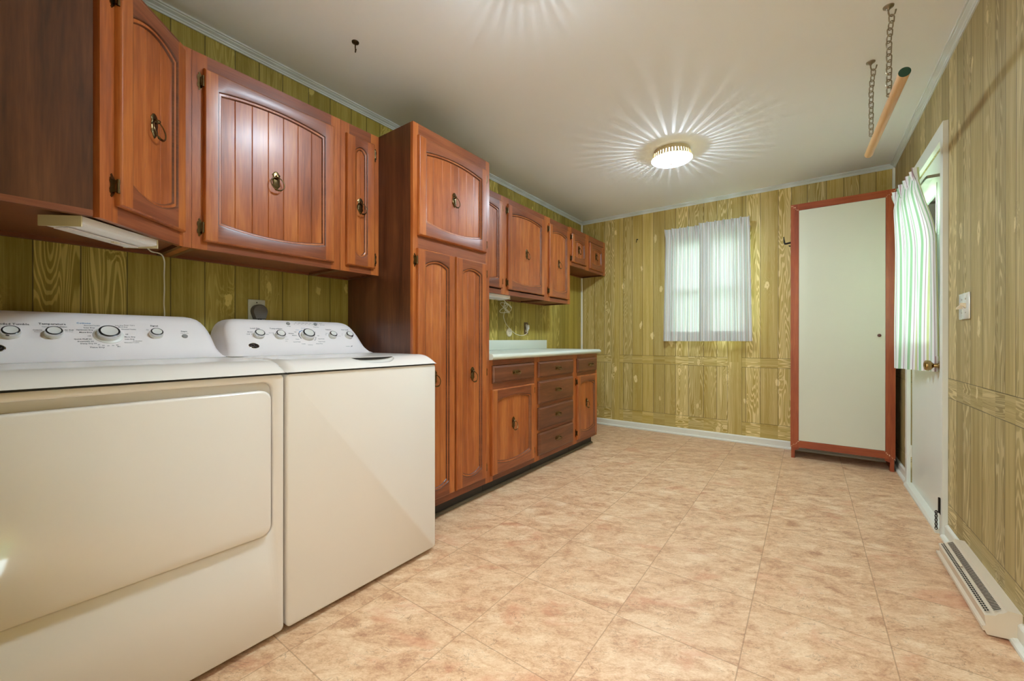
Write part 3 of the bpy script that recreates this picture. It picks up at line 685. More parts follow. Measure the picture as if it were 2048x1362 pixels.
def badge(con, y, v):
    b = B(CT); n = 28; a_, c_ = 0.021, 0.0165
    el = lambda k, w: [(y + a_ * k * math.cos(2 * math.pi * i / n), v + c_ * k * math.sin(2 * math.pi * i / n), w) for i in range(n)]
    b.loops([el(1.0, 0), el(1.0, 0.002), el(0.93, 0.003), el(0.88, 0.0022)], 1, True)
    b.loops([el(0.88, 0.0022), el(0.5, 0.0026)], 0, True, True, False, True)
    for k, ph in ((0.009, 0.3), (0.006, 1.6)):
        b.tube([(y + (0.006 if k < 0.008 else -0.004) + k * math.cos(t_ * 0.6 + ph), v + k * 0.9 * math.sin(t_ * 0.6 + ph), 0.0034) for t_ in range(9)], 0.0006, 5, 1)
    return tag(b.build('badge', [M['badge'], M['chrome']], con), 'oval dark badge with a chrome rim')

def machine_body(r, y0, y1, xf, front_hole=None):
    b = B(); zt = 0.886
    rad = 0.010
    out = rrect(y0, y1, 0.022, zt, 0.012, 4)
    b.loops([[(0.06, p[0], p[1]) for p in out], [(xf - 0.008, p[0], p[1]) for p in out]], 0, True, True, True, False)
    inn = rrect(y0 + 0.006, y1 - 0.006, 0.027, zt - 0.004, 0.012, 4)
    b.loops([[(xf - 0.008, p[0], p[1]) for p in out], [(xf - 0.0025, y0 + (p[0] - y0) * 0.994 + 0.002, p[1]) for p in out], [(xf, p[0], p[1]) for p in inn]], 0, True)
    if front_hole:
        h0, h1, hz0, hz1, dep = front_hole
        ho = rrect(h0, h1, hz0, hz1, 0.032, 4); hi = rrect(h0 + 0.004, h1 - 0.004, hz0 + 0.004, hz1 - 0.004, 0.03, 4)
        b.loops([[(xf, p[0], p[1]) for p in inn], [(xf, p[0], p[1]) for p in ho], [(xf - 0.004, p[0], p[1]) for p in hi], [(xf - dep, p[0], p[1]) for p in hi]], 0, True, True, False, True)
    else: b.face([b.v((xf, p[0], p[1])) for p in inn])
    b.build('body', M['enamel'], r, sharp=50)
    b = B(); b.box(0.10, xf - 0.045, y0 + 0.02, y1 - 0.02, 0.012, 0.0215)
    for fx in (0.14, xf - 0.06):
        for fy_ in (y0 + 0.05, y1 - 0.05): b.lathe([(0, 0), (0.02, 0), (0.022, 0.012), (0, 0.012)], (fx, fy_, 0.0), (0, 0, 1), 14)
    b.build('feet', M['darkgap'], r)
    b = B(); b.box(0.062, xf - 0.004, y0 + 0.004, y1 - 0.004, 0.8862, 0.8915); b.build('seam', M['darkgap'], r)
def deck(r, y0, y1, xf, scoop=None, roll=0.012):
    """enamelled top: flat behind, rolled down at the front; scoop (y range) is a hand grip cut into the roll"""
    prof = [(0.30, 0.9335), (0.45, 0.9335), (0.60, 0.9335), (xf - 0.125, 0.9335), (xf - 0.105, 0.9330), (xf - 0.09, 0.9318), (xf - 0.075, 0.929), (xf - 0.06, 0.925), (xf - 0.045, 0.9195), (xf - 0.032, 0.9135), (xf - 0.02, 0.9065), (xf - 0.009, 0.8995), (xf + 0.0, 0.8925)]
    def at(t):
        i = min(11, int(t)); f = t - i
        return (prof[i][0] + (prof[i + 1][0] - prof[i][0]) * f, prof[i][1] + (prof[i + 1][1] - prof[i][1]) * f)
    ys = [y0 + (y1 - y0) * i / 90 for i in range(91)]
    if scoop: ys = sorted([y for y in ys if not scoop[0] < y < scoop[1]] + [scoop[0] + (scoop[1] - scoop[0]) * i / 40 for i in range(41)])
    def pt(t, y):
        x, z = at(t); e = y - y0; e2 = y1 - y
        if e < roll: z -= (roll - e) ** 2 / roll * 0.9
        if e2 < 0.010: z -= (0.010 - e2) ** 2 / 0.010 * 0.5
        return (x, y, max(z, 0.8922))
    def t1(y):
        if not scoop or not scoop[0] < y < scoop[1]: return 6.0
        u = (y - scoop[0]) / (scoop[1] - scoop[0]); return 6.0 + 3.9 * (1 - abs(2 * u - 1) ** 3.2)
    b = B()
    b.loops([[pt(k, y) for k in range(7)] for y in ys], 0, True, False)
    b.loops([[pt(t1(y) + (12 - t1(y)) * k / 8, y) for k in range(9)] for y in ys], 0, True, False)
    if scoop:
        rows = []
        for y in ys:
            if scoop[0] <= y <= scoop[1]:
                k = (t1(y) - 6.0) / 3.9; p, q = Vector(pt(6.0, y)), Vector(pt(t1(y), y))
                rows.append([p, p + Vector((-0.002, 0, -0.0035 * k)), p + Vector((-0.012 * k, 0, -0.010 * k)), p.lerp(q, 0.35) + Vector((-0.010 * k, 0, -0.014 * k)), p.lerp(q, 0.7) + Vector((-0.006 * k, 0, -0.009 * k)), q + Vector((-0.0015 * k, 0, -0.001 * k)), q])
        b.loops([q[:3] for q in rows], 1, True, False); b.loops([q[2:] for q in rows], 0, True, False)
    for y in (y0, y1):
        vs = [b.v(pt(k, y)) for k in range(13)] + [b.v((xf, y, 0.8918)), b.v((0.30, y, 0.8918))]
        b.face(vs)
    b.box(0.045, 0.301, y0, y1, 0.8918, 0.9335, 0)
    b.box(0.301, xf - 0.03, y0 + 0.001, y1 - 0.001, 0.8918, 0.8922, 0)
    return b.build('top', [M['enamel'], M['dark']], r, sharp=45)

# dryer
DX0, DX1, XF = -0.036, 0.648, 0.812
r = thing('dryer', (0.43, 0.306, 0), 'white electric clothes dryer with a wide front door under the corner cabinet', 'dryer')
machine_body(r, DX0, DX1, XF, (DX0 + 0.035, 0.6155, 0.3585, 0.869, 0.022))
b = B(); do = rrect(DX0 + 0.038, 0.6035, 0.3645, 0.838, 0.030, 5)
sh = lambda k, x: [(x, 0.284 + (p[0] - 0.284) * (1 - k / 0.32), 0.60 + (p[1] - 0.60) * (1 - k / 0.24)) for p in do]
b.loops([sh(0, XF - 0.0215), sh(0, XF + 0.006), sh(0.002, XF + 0.0095), sh(0.006, XF + 0.0115)], 0, True, True, True, True)
b.build('door', M['enamel'], r, sharp=50)
deck(r, DX0, DX1, XF + 0.008)
con = console(r, 0.306)
for y, v in ((0.091, 0.001), (0.181, 0.001)): knob(con, y, v, 0.0215, 0.021, rot=1.2 if y < 0.1 else 2.5)
knob(con, 0.311, -0.001, 0.031, 0.024, rot=0.35, base=True); knob(con, 0.442, 0.003, 0.0205, 0.020, rot=1.2)
button(con, 0.529, -0.004, 0.0095); badge(con, 0.060, -0.059)
ticks(con, 0.311, -0.001, 0.0375, (150, 166, 182), 'inkb', 0.005, 0.008); ticks(con, 0.311, -0.001, 0.0375, (205, 217, 229, 241, 254, 268, 282, 296, 308), 'ink', 0.0035, 0.006); ticks(con, 0.311, -0.001, 0.0375, (-25, -10, 5), 'inkg', 0.004, 0.007)
for s_, y, v, sz, m_ in (('Extended Tumble', 0.090, 0.046, 0.0115, 'ink'), ('Temperature', 0.181, 0.050, 0.0115, 'ink'), ('Cottons', 0.147, 0.021, 0.0062, 'ink'), ('Towels', 0.147, 0.013, 0.005, 'inkg'), ('Casuals', 0.166, 0.036, 0.0062, 'ink'), ('Delicates', 0.202, 0.037, 0.0062, 'ink'), ('Air Fluff', 0.217, 0.022, 0.0064, 'ink'), ('No Heat', 0.217, 0.015, 0.005, 'inkg'),
        ('Cottons', 0.254, 0.057, 0.0105, 'inkb'), ('Extended Tumble', 0.274, 0.046, 0.0056, 'ink'), ('Less Dry', 0.266, 0.035, 0.0075, 'ink'), ('Optimum Dry', 0.254, 0.024, 0.0072, 'ink'), ('More Dry', 0.255, 0.012, 0.0076, 'ink'), ('Off', 0.262, -0.005, 0.006, 'ink'), ('Quick Fluff 20', 0.246, -0.020, 0.0074, 'ink'), ('Dewrinkle 20', 0.252, -0.031, 0.0070, 'ink'), ('Damp Dry 30', 0.258, -0.041, 0.0070, 'ink'), ('Time Dry', 0.277, -0.059, 0.0092, 'ink'),
        ('40', 0.282, -0.047, 0.006, 'ink'), ('50', 0.293, -0.0505, 0.006, 'ink'), ('60', 0.305, -0.052, 0.006, 'ink'), ('70', 0.317, -0.0515, 0.006, 'ink'), ('80', 0.328, -0.049, 0.006, 'ink'), ('Min.', 0.332, -0.056, 0.0056, 'ink'), ('Less Dry', 0.344, 0.049, 0.0062, 'ink'), ('More Dry', 0.353, 0.041, 0.0062, 'ink'), ('Easy Care', 0.372, 0.051, 0.0075, 'inkg'), ('Extended Tumble', 0.368, 0.030, 0.0056, 'ink'), ('Off', 0.359, 0.004, 0.006, 'ink'), ('More Dry', 0.366, -0.009, 0.0072, 'ink'), ('Less Dry', 0.364, -0.020, 0.0072, 'ink'), ('Delicates', 0.385, -0.029, 0.0066, 'inkg'), ('Extended Tumble', 0.368, -0.037, 0.0056, 'inkg'),
        ('Signal', 0.443, 0.051, 0.0105, 'ink'), ('On', 0.420, 0.029, 0.006, 'ink'), ('Start', 0.531, 0.023, 0.0105, 'ink'), ('Push to start', 0.531, 0.013, 0.005, 'inkg')):
    text(con, 0, s_, y, v, sz, m_)
flush_texts(); TEXTS.clear()

# washer
VX0, VX1, XW = 0.655, 1.337, 0.814
r = thing('washer', (0.43, 0.996, 0), 'white top-loading washing machine between the dryer and the tall pantry', 'washer')
machine_body(r, VX0, VX1, XW)
deck(r, VX0, VX1, XW + 0.006, (0.938, 1.146), 0.034)
con = console(r, 0.996)
knob(con, 0.801, 0.004, 0.0225, 0.022, rot=1.5); knob(con, 0.891, 0.002, 0.0225, 0.022, rot=-0.4); knob(con, 1.022, 0.003, 0.031, 0.027, rot=1.6); knob(con, 1.153, 0.004, 0.0205, 0.022, rot=1.6); knob(con, 1.246, 0.003, 0.0205, 0.022, rot=2.2)
button(con, 0.955, 0.086, 0.009); button(con, 1.092, 0.087, 0.009); badge(con, 0.764, -0.060)
ticks(con, 1.022, 0.003, 0.040, (155, 170, 185, 200), 'ink', 0.004, 0.009); ticks(con, 1.022, 0.003, 0.040, (95, 112, 128, 140), 'inkb', 0.004, 0.008); ticks(con, 1.022, 0.003, 0.040, (-15, -30, -45), 'inkg', 0.004, 0.007)
ticks(con, 0.801, 0.002, 0.028, (150, 165), 'inkg', 0.002, 0.006); ticks(con, 0.891, 0.002, 0.028, (150, 165), 'inkg', 0.002, 0.006)
for s_, y, v, sz, m_ in (('Load Size', 0.797, 0.049, 0.0105, 'ink'), ('Medium', 0.771, 0.026, 0.0066, 'ink'), ('Small', 0.760, 0.011, 0.0066, 'ink'), ('Super', 0.838, 0.012, 0.0066, 'ink'), ('Temperature', 0.888, 0.050, 0.0105, 'ink'), ('Tap Cold', 0.858, 0.021, 0.0055, 'ink'), ('Cold', 0.916, -0.004, 0.006, 'inkg'), ('Warm', 0.916, -0.019, 0.006, 'inkg'), ('Hot', 0.911, -0.032, 0.006, 'inkg'),
        ('Delay', 0.953, 0.068, 0.007, 'ink'), ('Fill', 0.994, 0.093, 0.0055, 'ink'), ('Soak', 1.012, 0.093, 0.0055, 'ink'), ('Wash', 1.031, 0.093, 0.0055, 'ink'), ('Rinse', 1.050, 0.093, 0.0055, 'ink'), ('Spin', 1.068, 0.093, 0.0055, 'ink'), ('Deep Rinse', 1.090, 0.067, 0.0062, 'ink'), ('Power', 1.122, 0.094, 0.0055, 'ink'), ('Lid Locked', 1.128, 0.084, 0.0055, 'ink'),
        ('Whites', 0.948, 0.019, 0.0085, 'ink'), ('Light', 0.972, 0.030, 0.0062, 'ink'), ('Colors', 0.985, 0.044, 0.0062, 'inkb'), ('Normal', 1.018, 0.056, 0.0062, 'inkb'), ('Medium', 0.960, 0.006, 0.0066, 'ink'), ('Heavy', 0.966, -0.019, 0.0066, 'ink'), ('Speed Wash', 0.958, -0.037, 0.0066, 'ink'), ('Casuals', 0.985, -0.050, 0.0062, 'ink'), ('Delicates', 1.016, -0.057, 0.0062, 'ink'), ('Off', 1.069, 0.029, 0.006, 'ink'), ('Light', 1.078, 0.006, 0.006, 'ink'), ('Hand Wash', 1.086, -0.017, 0.0066, 'ink'), ('Drain & Spin', 1.082, -0.036, 0.0066, 'ink'), ('Active Wear', 1.064, -0.050, 0.0066, 'ink'),
        ('Options', 1.148, 0.051, 0.0095, 'ink'), ('Soak', 1.128, 0.024, 0.0055, 'ink'), ('Off', 1.121, 0.012, 0.0055, 'ink'), ('Extra Rinse', 1.190, 0.004, 0.005, 'inkg'), ('Auto Soak', 1.243, 0.052, 0.0095, 'ink'), ('On', 1.218, 0.024, 0.0055, 'inkg'), ('Off', 1.212, 0.012, 0.0055, 'inkg')):
    text(con, 0, s_, y, v, sz, m_)
flush_texts()
b = B(CT)
for i in range(6): q = 0.985 + i * 0.0185; b.lathe([(0.0016, 0), (0.0016, 0.001), (0, 0.0012)], (q, 0.085, 0), (0, 0, 1), 8)
for v in (0.094, 0.084): b.lathe([(0.0016, 0), (0.0016, 0.001), (0, 0.0012)], (1.106, v, 0), (0, 0, 1), 8)
b.box(1.200, 1.222, -0.071, -0.070, 0, 0.0008); b.prism([(1.226, -0.074), (1.236, -0.072), (1.240, -0.066), (1.231, -0.068)], 0, 0.0008)
b.build('indicator_lights', M['inkg'], con)

# ------------------------------------------------------------------ outlets, plugs, cords
def plate(name, x, yc, zc, w, h, label, mat, cat='outlet'):
    r = thing(name, (x, yc, zc), label, cat)
    b = B(); b.box(x + 0.0003, x + 0.006, yc - w / 2, yc + w / 2, zc - h / 2, zc + h / 2, 0, 0.0025); b.build('cover_plate', mat, r)
    return r
r = plate('wall_outlet', 0, 0.880, 1.145, 0.078, 0.120, 'steel outlet plate on the panelling behind the washer', M['steel2'] if 'steel2' in M else plain('brushed steel plate', (196, 200, 186), 0.45, 0.2))
b = B(); b.lathe([(0.012, 0), (0.012, 0.0005), (0, 0.0005)], (0.006, 0.880, 1.145), (1, 0, 0), 16); b.lathe([(0.003, 0), (0.0025, 0.002), (0, 0.0022)], (0.006, 0.880, 1.19), (1, 0, 0), 10); b.build('socket', M['dark'], r)
r = thing('power_plug', (0.03, 0.884, 1.14), 'grey angled rubber plug pushed into the steel outlet plate', 'plug')
b = B(); pl = [(0.884 + 0.034 * math.cos(R(a)), 1.146 + 0.034 * math.sin(R(a))) for a in range(-20, 201, 20)] + [(0.862, 1.107), (0.909, 1.107)]
k_ = lambda f, x: [(x, 0.884 + (p[0] - 0.884) * f, 1.138 + (p[1] - 1.138) * f) for p in pl]
b.loops([k_(1.0, 0.0068), k_(1.0, 0.036), k_(0.93, 0.044), k_(0.75, 0.047)], 0, True, True, True, True)
b.build('plug_body', M['plugg'], r)
b = B()
for dy in (-0.005, 0.005): b.tube([(0.025, 0.886 + dy, 1.109), (0.024, 0.886 + dy, 1.07), (0.018, 0.886 + dy, 1.0), (0.015, 0.886 + dy, 0.94)], 0.004, 8)
b.build('cord', M['iron'], r)
r = plate('wall_outlet', 0, 3.292, 1.117, 0.070, 0.115, 'brown outlet plate above the counter backsplash', plain('brown plate', (104, 82, 52), 0.4))
b = B()
for dz in (-0.026, 0.026): b.lathe([(0.016, 0), (0.016, 0.0015), (0, 0.0016)], (0.006, 3.292, 1.117 + dz), (1, 0, 0), 18)
b.build('socket', M['ivory'], r)
r = thing('round_receptacle', (0, 3.013, 1.072), 'round white receptacle cover on the panelling above the backsplash', 'outlet')
b = B(); b.lathe([(0.041, 0.0003), (0.041, 0.004), (0.036, 0.009), (0, 0.010)], (0, 3.013, 1.072), (1, 0, 0), 30); b.build('cover_plate', M['ivory'], r)
b = B()
for dy, dz in ((-0.010, 0.008), (0.010, 0.008), (0.0, -0.011)): b.lathe([(0.0035, 0), (0.0035, 0.0006), (0, 0.0007)], (0.0100, 3.013 + dy, 1.072 + dz), (1, 0, 0), 8)
b.build('slots', M['btn'], r)

def under_light(name, T, L, wdt, label):
    """u along the lamp, w across (0 = front edge), v up; hangs from v = 0"""
    o = T @ Vector((L / 2, 0, -wdt / 2))
    r = thing(name, tuple(o), label, 'light')
    b = B(T); prof = [(0, 0), (0, -0.020), (-0.012, -0.024), (-wdt + 0.02, -0.030), (-wdt, -0.026), (-wdt, 0)]
    b.loops([[(u, v, w) for w, v in prof] for u in (0.004, L - 0.004)], 0, False, True, True, True); b.build('housing', M['lens'], r)
    for u0, u1 in ((0, 0.004), (L - 0.004, L)):
        b = B(T); p2 = [(0.002, 0), (0.002, -0.031), (-wdt - 0.001, -0.031), (-wdt - 0.001, 0)]
        b.loops([[(u, v, w) for w, v in p2] for u in (u0, u1)], 0, False, True, True, True); b.build('end_cap', M['cream'], r)
    b = B(T); b.box(0.02, L - 0.02, -0.0335, -0.0295, -wdt + 0.022, -wdt * 0.45); b.build('lens', M['lens'], r)
    b = B(T); b.box(L * 0.60, L * 0.68, -0.038, -0.0337, -wdt * 0.55, -wdt * 0.46); b.build('switch', M['ivory'], r)
    return r
ua = Vector((0.552, 0.203, 0)); ub = Vector((0.360, 0.417, 0)); ul = (ub - ua).length; uu = (ub - ua).normalized(); uw = Vector((uu.y, -uu.x, 0))
TL = Matrix(((uu.x, 0, uw.x, ua.x), (uu.y, 0, uw.y, ua.y), (0, 1, 0, ZB - 0.0005), (0, 0, 0, 1)))
under_light('under_cabinet_light', TL, ul, 0.110, 'white strip light screwed under the diagonal corner cabinet')
under_light('under_cabinet_light', Matrix.Translation((0.282, 0, ZB - 0.0005)) @ FRAME['x'] @ Matrix.Translation((2.34, 0, 0)), 0.31, 0.115, 'cream strip light under the wall cabinets over the counter')

def spline(pts, k=6):
    P = [Vector(p) for p in pts]; out = []
    for i in range(len(P) - 1):
        a, b_, c, d_ = P[max(0, i - 1)], P[i], P[i + 1], P[min(len(P) - 1, i + 2)]
        for j in range(k):
            t = j / k; out.append(0.5 * ((2 * b_) + (c - a) * t + (2 * a - 5 * b_ + 4 * c - d_) * t * t + (3 * b_ - a - 3 * c + d_) * t ** 3))
    out.append(P[-1]); return out
b = B(); b.tube(spline([(0.285, 0.40, 1.352), (0.20, 0.432, 1.345), (0.12, 0.48, 1.352), (0.06, 0.505, 1.335), (0.028, 0.512, 1.28), (0.018, 0.515, 1.22), (0.016, 0.514, 1.16), (0.014, 0.516, 1.10), (0.016, 0.505, 1.02), (0.016, 0.50, 0.95)]), 0.0026, 8)
tag(b.build('lamp_cord', M['cordw'], org=(0.02, 0.51, 1.2)), 'white flex running from the corner strip light down behind the dryer', 'cord')
b = B(); pts = [(0.20, 2.648, 1.352), (0.17, 2.70, 1.345)]
for i in range(26):
    a = i * 0.95; pts.append((0.10 + 0.028 * math.cos(a * 1.31), 2.83 + 0.050 * math.cos(a) + 0.012 * math.sin(2.3 * a), 1.285 + 0.045 * math.sin(a * 0.83)))
pts += [(0.06, 2.86, 1.235), (0.03, 2.90, 1.19), (0.022, 2.96, 1.13), (0.025, 3.08, 1.06), (0.03, 3.19, 1.045), (0.034, 3.26, 1.065), (0.032, 3.285, 1.10)]
b.tube(spline(pts, 4), 0.0026, 7)
tag(b.build('lamp_cord', M['cordw'], org=(0.05, 2.9, 1.2)), 'tangled white flex hanging from the counter strip light to the brown outlet', 'cord')
r = thing('power_plug', (0.02, 3.292, 1.13), 'white plug in the brown outlet above the backsplash', 'plug')
b = B(); b.box(0.0078, 0.036, 3.276, 3.308, 1.104, 1.150, 0, 0.008, 3); b.lathe([(0.012, 0), (0.010, 0.012), (0.004, 0.02), (0, 0.02)], (0.022, 3.289, 1.106), (0, 0, -1), 12); b.build('plug_body', M['knobw'], r)

# light switch plate on the right wall
r = thing('light_switch', (W, 2.666, 1.158), 'chrome two-gang switch plate with two ivory toggles on the panelling', 'switch')
b = B(); b.box(W - 0.007, W - 0.0003, 2.595, 2.737, 1.098, 1.216, 0, 0.003); b.build('cover_plate', M['swp'], r)
for y, tilt in ((2.638, 1), (2.694, -1)):
    b = B(); z = 1.158
    b.loops([[(W - 0.0068, y - 0.006, z - 0.012), (W - 0.0068, y + 0.006, z - 0.012), (W - 0.0068, y + 0.006, z + 0.012), (W - 0.0068, y - 0.006, z + 0.012)], [(W - 0.024, y - 0.005, z - 0.004 + 0.009 * tilt), (W - 0.024, y + 0.005, z - 0.004 + 0.009 * tilt), (W - 0.024, y + 0.005, z + 0.004 + 0.009 * tilt), (W - 0.024, y - 0.005, z + 0.004 + 0.009 * tilt)]], 0, False, True, True, True)
    b.build('toggle', M['ivory'], r)
b = B()
for y in (2.638, 2.694):
    for z in (1.128, 1.188): b.lathe([(0.003, 0), (0.0024, 0.0016), (0, 0.0018)], (W - 0.007, y, z), (-1, 0, 0), 10)
b.build('screws', M['steel'], r)

# ------------------------------------------------------------------ ceiling lights
def ceiling_light(y, label, watts):
    x = 1.408; r = thing('ceiling_light', (x, y, H), label, 'light')
    b = B(); b.lathe([(0.0, -0.0005), (0.128, -0.0005), (0.130, -0.012), (0.134, -0.030), (0.132, -0.030), (0.127, -0.012), (0.0, -0.004)], (x, y, H), (0, 0, 1), 48)
    n = 40
    for k in range(n):
        a0, a1 = 2 * math.pi * k / n, 2 * math.pi * (k + 0.68) / n
        q = [(rr * math.cos(a), rr * math.sin(a), zz) for rr, a, zz in ((0.134, a0, -0.0298), (0.134, a1, -0.0298), (0.141, a1, -0.060), (0.141, a0, -0.060))]
        q2 = [(p[0] * 0.985, p[1] * 0.985, p[2]) for p in q]
        b.loops([[(x + p[0], y + p[1], H + p[2]) for p in q2], [(x + p[0], y + p[1], H + p[2]) for p in q]], 0, False, True, True, True)
    b.lathe([(0.1385, -0.059), (0.1425, -0.059), (0.1455, -0.0655), (0.1455, -0.0672), (0.1360, -0.0672), (0.1385, -0.059)], (x, y, H), (0, 0, 1), 48)
    b.build('ring', M['cream'], r)
    b = B(); b.lathe([(0, -0.0625), (0.1365, -0.0625), (0.1365, -0.0640), (0, -0.0640)], (x, y, H), (0, 0, 1), 48); b.build('light_blocker', M['white'], r)  # unseen disc added to keep the dome's light out of the slots
    b = B(); b.lathe([(0.1450, -0.0674), (0.1350, -0.0755), (0.112, -0.085), (0.07, -0.0925), (0.03, -0.0955), (0, -0.096)], (x, y, H), (0, 0, 1), 48); b.build('diffuser', M['dome'], r)
    b = B(); b.lathe([(0.0, -0.0955), (0.008, -0.0957), (0.009, -0.100), (0.005, -0.104), (0.0, -0.105)], (x, y, H), (0, 0, 1), 14); b.build('finial', M['steel'], r)
    l = bpy.data.lights.new('bulb', 'POINT'); l.energy = watts; l.shadow_soft_size = 0.003; l.color = (0.86, 0.93, 1.0)
    lo = bpy.data.objects.new('bulb', l); sc.collection.objects.link(lo); lo.parent = r; lo.location = (0, 0, -0.057)
    return r
ceiling_light(3.19, 'round flush ceiling light with a slotted ring, lit, in view towards the far wall', INNER)
ceiling_light(1.19, 'round flush ceiling light nearest the camera, lit, cut by the top of the frame', INNER * 0.3)
l = bpy.data.lights.new('hall_fill', 'AREA'); l.energy = HALL_FILL; l.size = 2.0; l.color = (0.78, 0.9, 1.0)  # unseen fill light, added to brighten the room through the doorway
lo = bpy.data.objects.new('hall_fill', l); sc.collection.objects.link(lo); lo.location = (2.6, -1.35, H - 0.05)
for nm, loc, rot, sx, sy in (('window_portal', ((WX0 + WX1) / 2, D + 0.11, (WZ0 + WZ1) / 2), (R(-90), 0, 0), WX1 - WX0, WZ1 - WZ0), ('door_portal', (W + 0.11, (GY0 + GY1) / 2, (GZ0 + GZ1) / 2), (0, R(90), 0), GZ1 - GZ0, GY1 - GY0)):
    l = bpy.data.lights.new(nm, 'AREA'); l.shape = 'RECTANGLE'; l.size = sx; l.size_y = sy; l.cycles.is_portal = True
    lo = bpy.data.objects.new(nm, l); sc.collection.objects.link(lo); lo.location = loc; lo.rotation_euler = rot

# ------------------------------------------------------------------ hanging pole, chains, hooks
def link_loop(b, c, L, wd, r, ang, mi=0):
    pts = []
    for i in range(16):
        a = 2 * math.pi * i / 16; px = math.cos(a) * wd / 2; pz = math.sin(a) * wd / 2 + (L - wd) / 2 * (1 if math.sin(a) >= 0 else -1)
        pts.append((c[0] + px * math.cos(ang), c[1] + px * math.sin(ang), c[2] + pz))
    b.tube(pts, r, 6, mi, True)
def hang_chain(x, y, zend, label):
    r = thing('hanging_chain', (x, y, H), label, 'chain')
    b = B(); b.lathe([(0, -0.0005), (0.019, -0.0005), (0.018, -0.005), (0.008, -0.010), (0.005, -0.016), (0, -0.016)], (x, y, H), (0, 0, 1), 20)
    b.tube([(x, y, H - 0.012), (x, y + 0.002, H - 0.026), (x + 0.004, y + 0.006, H - 0.040), (x + 0.012, y + 0.004, H - 0.046), (x + 0.020, y, H - 0.040), (x + 0.023, y - 0.002, H - 0.028)], 0.003, 8)
    b.lathe([(0, -0.004), (0.004, 0), (0, 0.004)], (x + 0.023, y - 0.002, H - 0.026), (0, 0, 1), 8)
    b.build('ceiling_hook', M['steel'], r)
    b = B(); z = H - 0.058; i = 0
    while z > zend + 0.012:
        link_loop(b, (x + 0.010 - 0.008 * min(1, i / 3), y, z), 0.036, 0.022, 0.0024, 0.6 + (math.pi / 2 if i % 2 else 0)); z -= 0.0275; i += 1
    b.build('chain', M['steel'], r)
    b = B(); pts = [(x + 0.002 + 0.008 * math.sin(2 * math.pi * q / 12), y, zend - 0.004 + 0.008 * math.cos(2 * math.pi * q / 12)) for q in range(12)]
    b.tube(pts, 0.0018, 6, 0, True); b.tube([(x + 0.006, y, zend - 0.010), (x + 0.014, y, zend - 0.012)], 0.002, 6); b.build('screw_eye', M['steel'], r)
    return r
hang_chain(2.522, 2.358, 2.062, 'steel chain hooked to the ceiling at the near end of the wooden pole')
hang_chain(2.504, 2.776, 2.066, 'steel chain hooked to the ceiling at the far end of the wooden pole')
r = thing('hanging_pole', (2.53, 2.6, 2.05), 'round wooden clothes pole hung on two chains below the ceiling', 'pole')
a_, c_ = Vector((2.5485, 2.185, 2.055)), Vector((2.520, 3.03, 2.052)); ax = (c_ - a_)
b = B(); b.lathe([(0.0188, 0), (0.0188, ax.length * 0.5), (0.0188, ax.length)], a_, ax, 28); b.build('rod', M['pole'], r)
b = B(); b.lathe([(0, 0.0), (0.0188, 0.0002), (0.0186, -0.0006), (0, -0.0008)], a_, ax, 28); tag(b.build('end_face', M['green'], r), 'dark green painted end')
b = B(); b.lathe([(0, 0.0005), (0.0188, 0.0004), (0.0182, 0.001), (0, 0.001)], c_, ax, 28); b.build('far_end', M['pole'], r)

r = thing('ceiling_hook', (0.482, 1.124, H), 'small brass screw hook with a round flange in the ceiling above the washer', 'hook')
b = B(); x, y = 0.482, 1.124
b.lathe([(0, -0.0005), (0.017, -0.0005), (0.016, -0.005), (0.010, -0.008), (0.004, -0.011), (0, -0.011)], (x, y, H), (0, 0, 1), 20); b.build('flange', M['brassdark'], r)
b = B(); b.tube(spline([(x, y, H - 0.008), (x - 0.001, y, H - 0.022), (x - 0.006, y + 0.004, H - 0.034), (x - 0.004, y + 0.002, H - 0.046), (x + 0.006, y - 0.003, H - 0.050), (x + 0.014, y - 0.006, H - 0.042)], 4), 0.003, 8); b.build('hook', M['brassdark'], r)
r = thing('wall_hook', (0.693, D, 2.129), 'small dark screw hook in the far wall left of the window', 'hook')
b = B(); x, y, z = 0.693, D, 2.129
b.tube(spline([(x, y - 0.0006, z + 0.006), (x, y - 0.02, z + 0.004), (x, y - 0.03, z - 0.008), (x - 0.003, y - 0.026, z - 0.024), (x - 0.005, y - 0.016, z - 0.028)], 4), 0.0035, 8); b.build('hook', M['iron'], r)
b = B(); b.lathe([(0, 0.0005), (0.007, 0.0005), (0.006, 0.003), (0, 0.004)], (x, y, z + 0.006), (0, -1, 0), 14); b.build('flange', M['iron'], r)

# ------------------------------------------------------------------ white-doored wardrobe
AX0, AX1, AY0, AY1, AZ = 2.125, 2.781, 4.188, 4.470, 2.154
r = thing('wardrobe', ((AX0 + AX1) / 2, 4.33, 0), 'tall narrow cupboard with a cream door in a red-stained frame beside the outside door', 'cupboard')
b = B()
b.box(AX0 + 0.004, AX0 + 0.020, AY0 + 0.02, AY1, 0.0, AZ - 0.012); b.box(AX1 - 0.020, AX1 - 0.004, AY0 + 0.02, AY1, 0.0, AZ - 0.012); b.box(AX0 + 0.02, AX1 - 0.02, AY0 + 0.02, AY1, AZ - 0.028, AZ - 0.012, 1); b.box(AX0 + 0.02, AX1 - 0.02, AY1 - 0.006, AY1, 0.11, AZ - 0.028, 1); b.box(AX0 + 0.02, AX1 - 0.02, AY0 + 0.02, AY1 - 0.006, 0.110, 0.126, 1)
b.build('body', [M['ward'], M['wardh']], r)
TW = Matrix.Translation((0, AY0 + 0.02, 0)) @ FRAME['-y']; sw = 0.056
b = B(TW)
for u0, u1 in ((AX0, AX0 + sw), (AX1 - sw, AX1)): b.box(u0, u1, 0.094, AZ, 0, 0.019, 0)
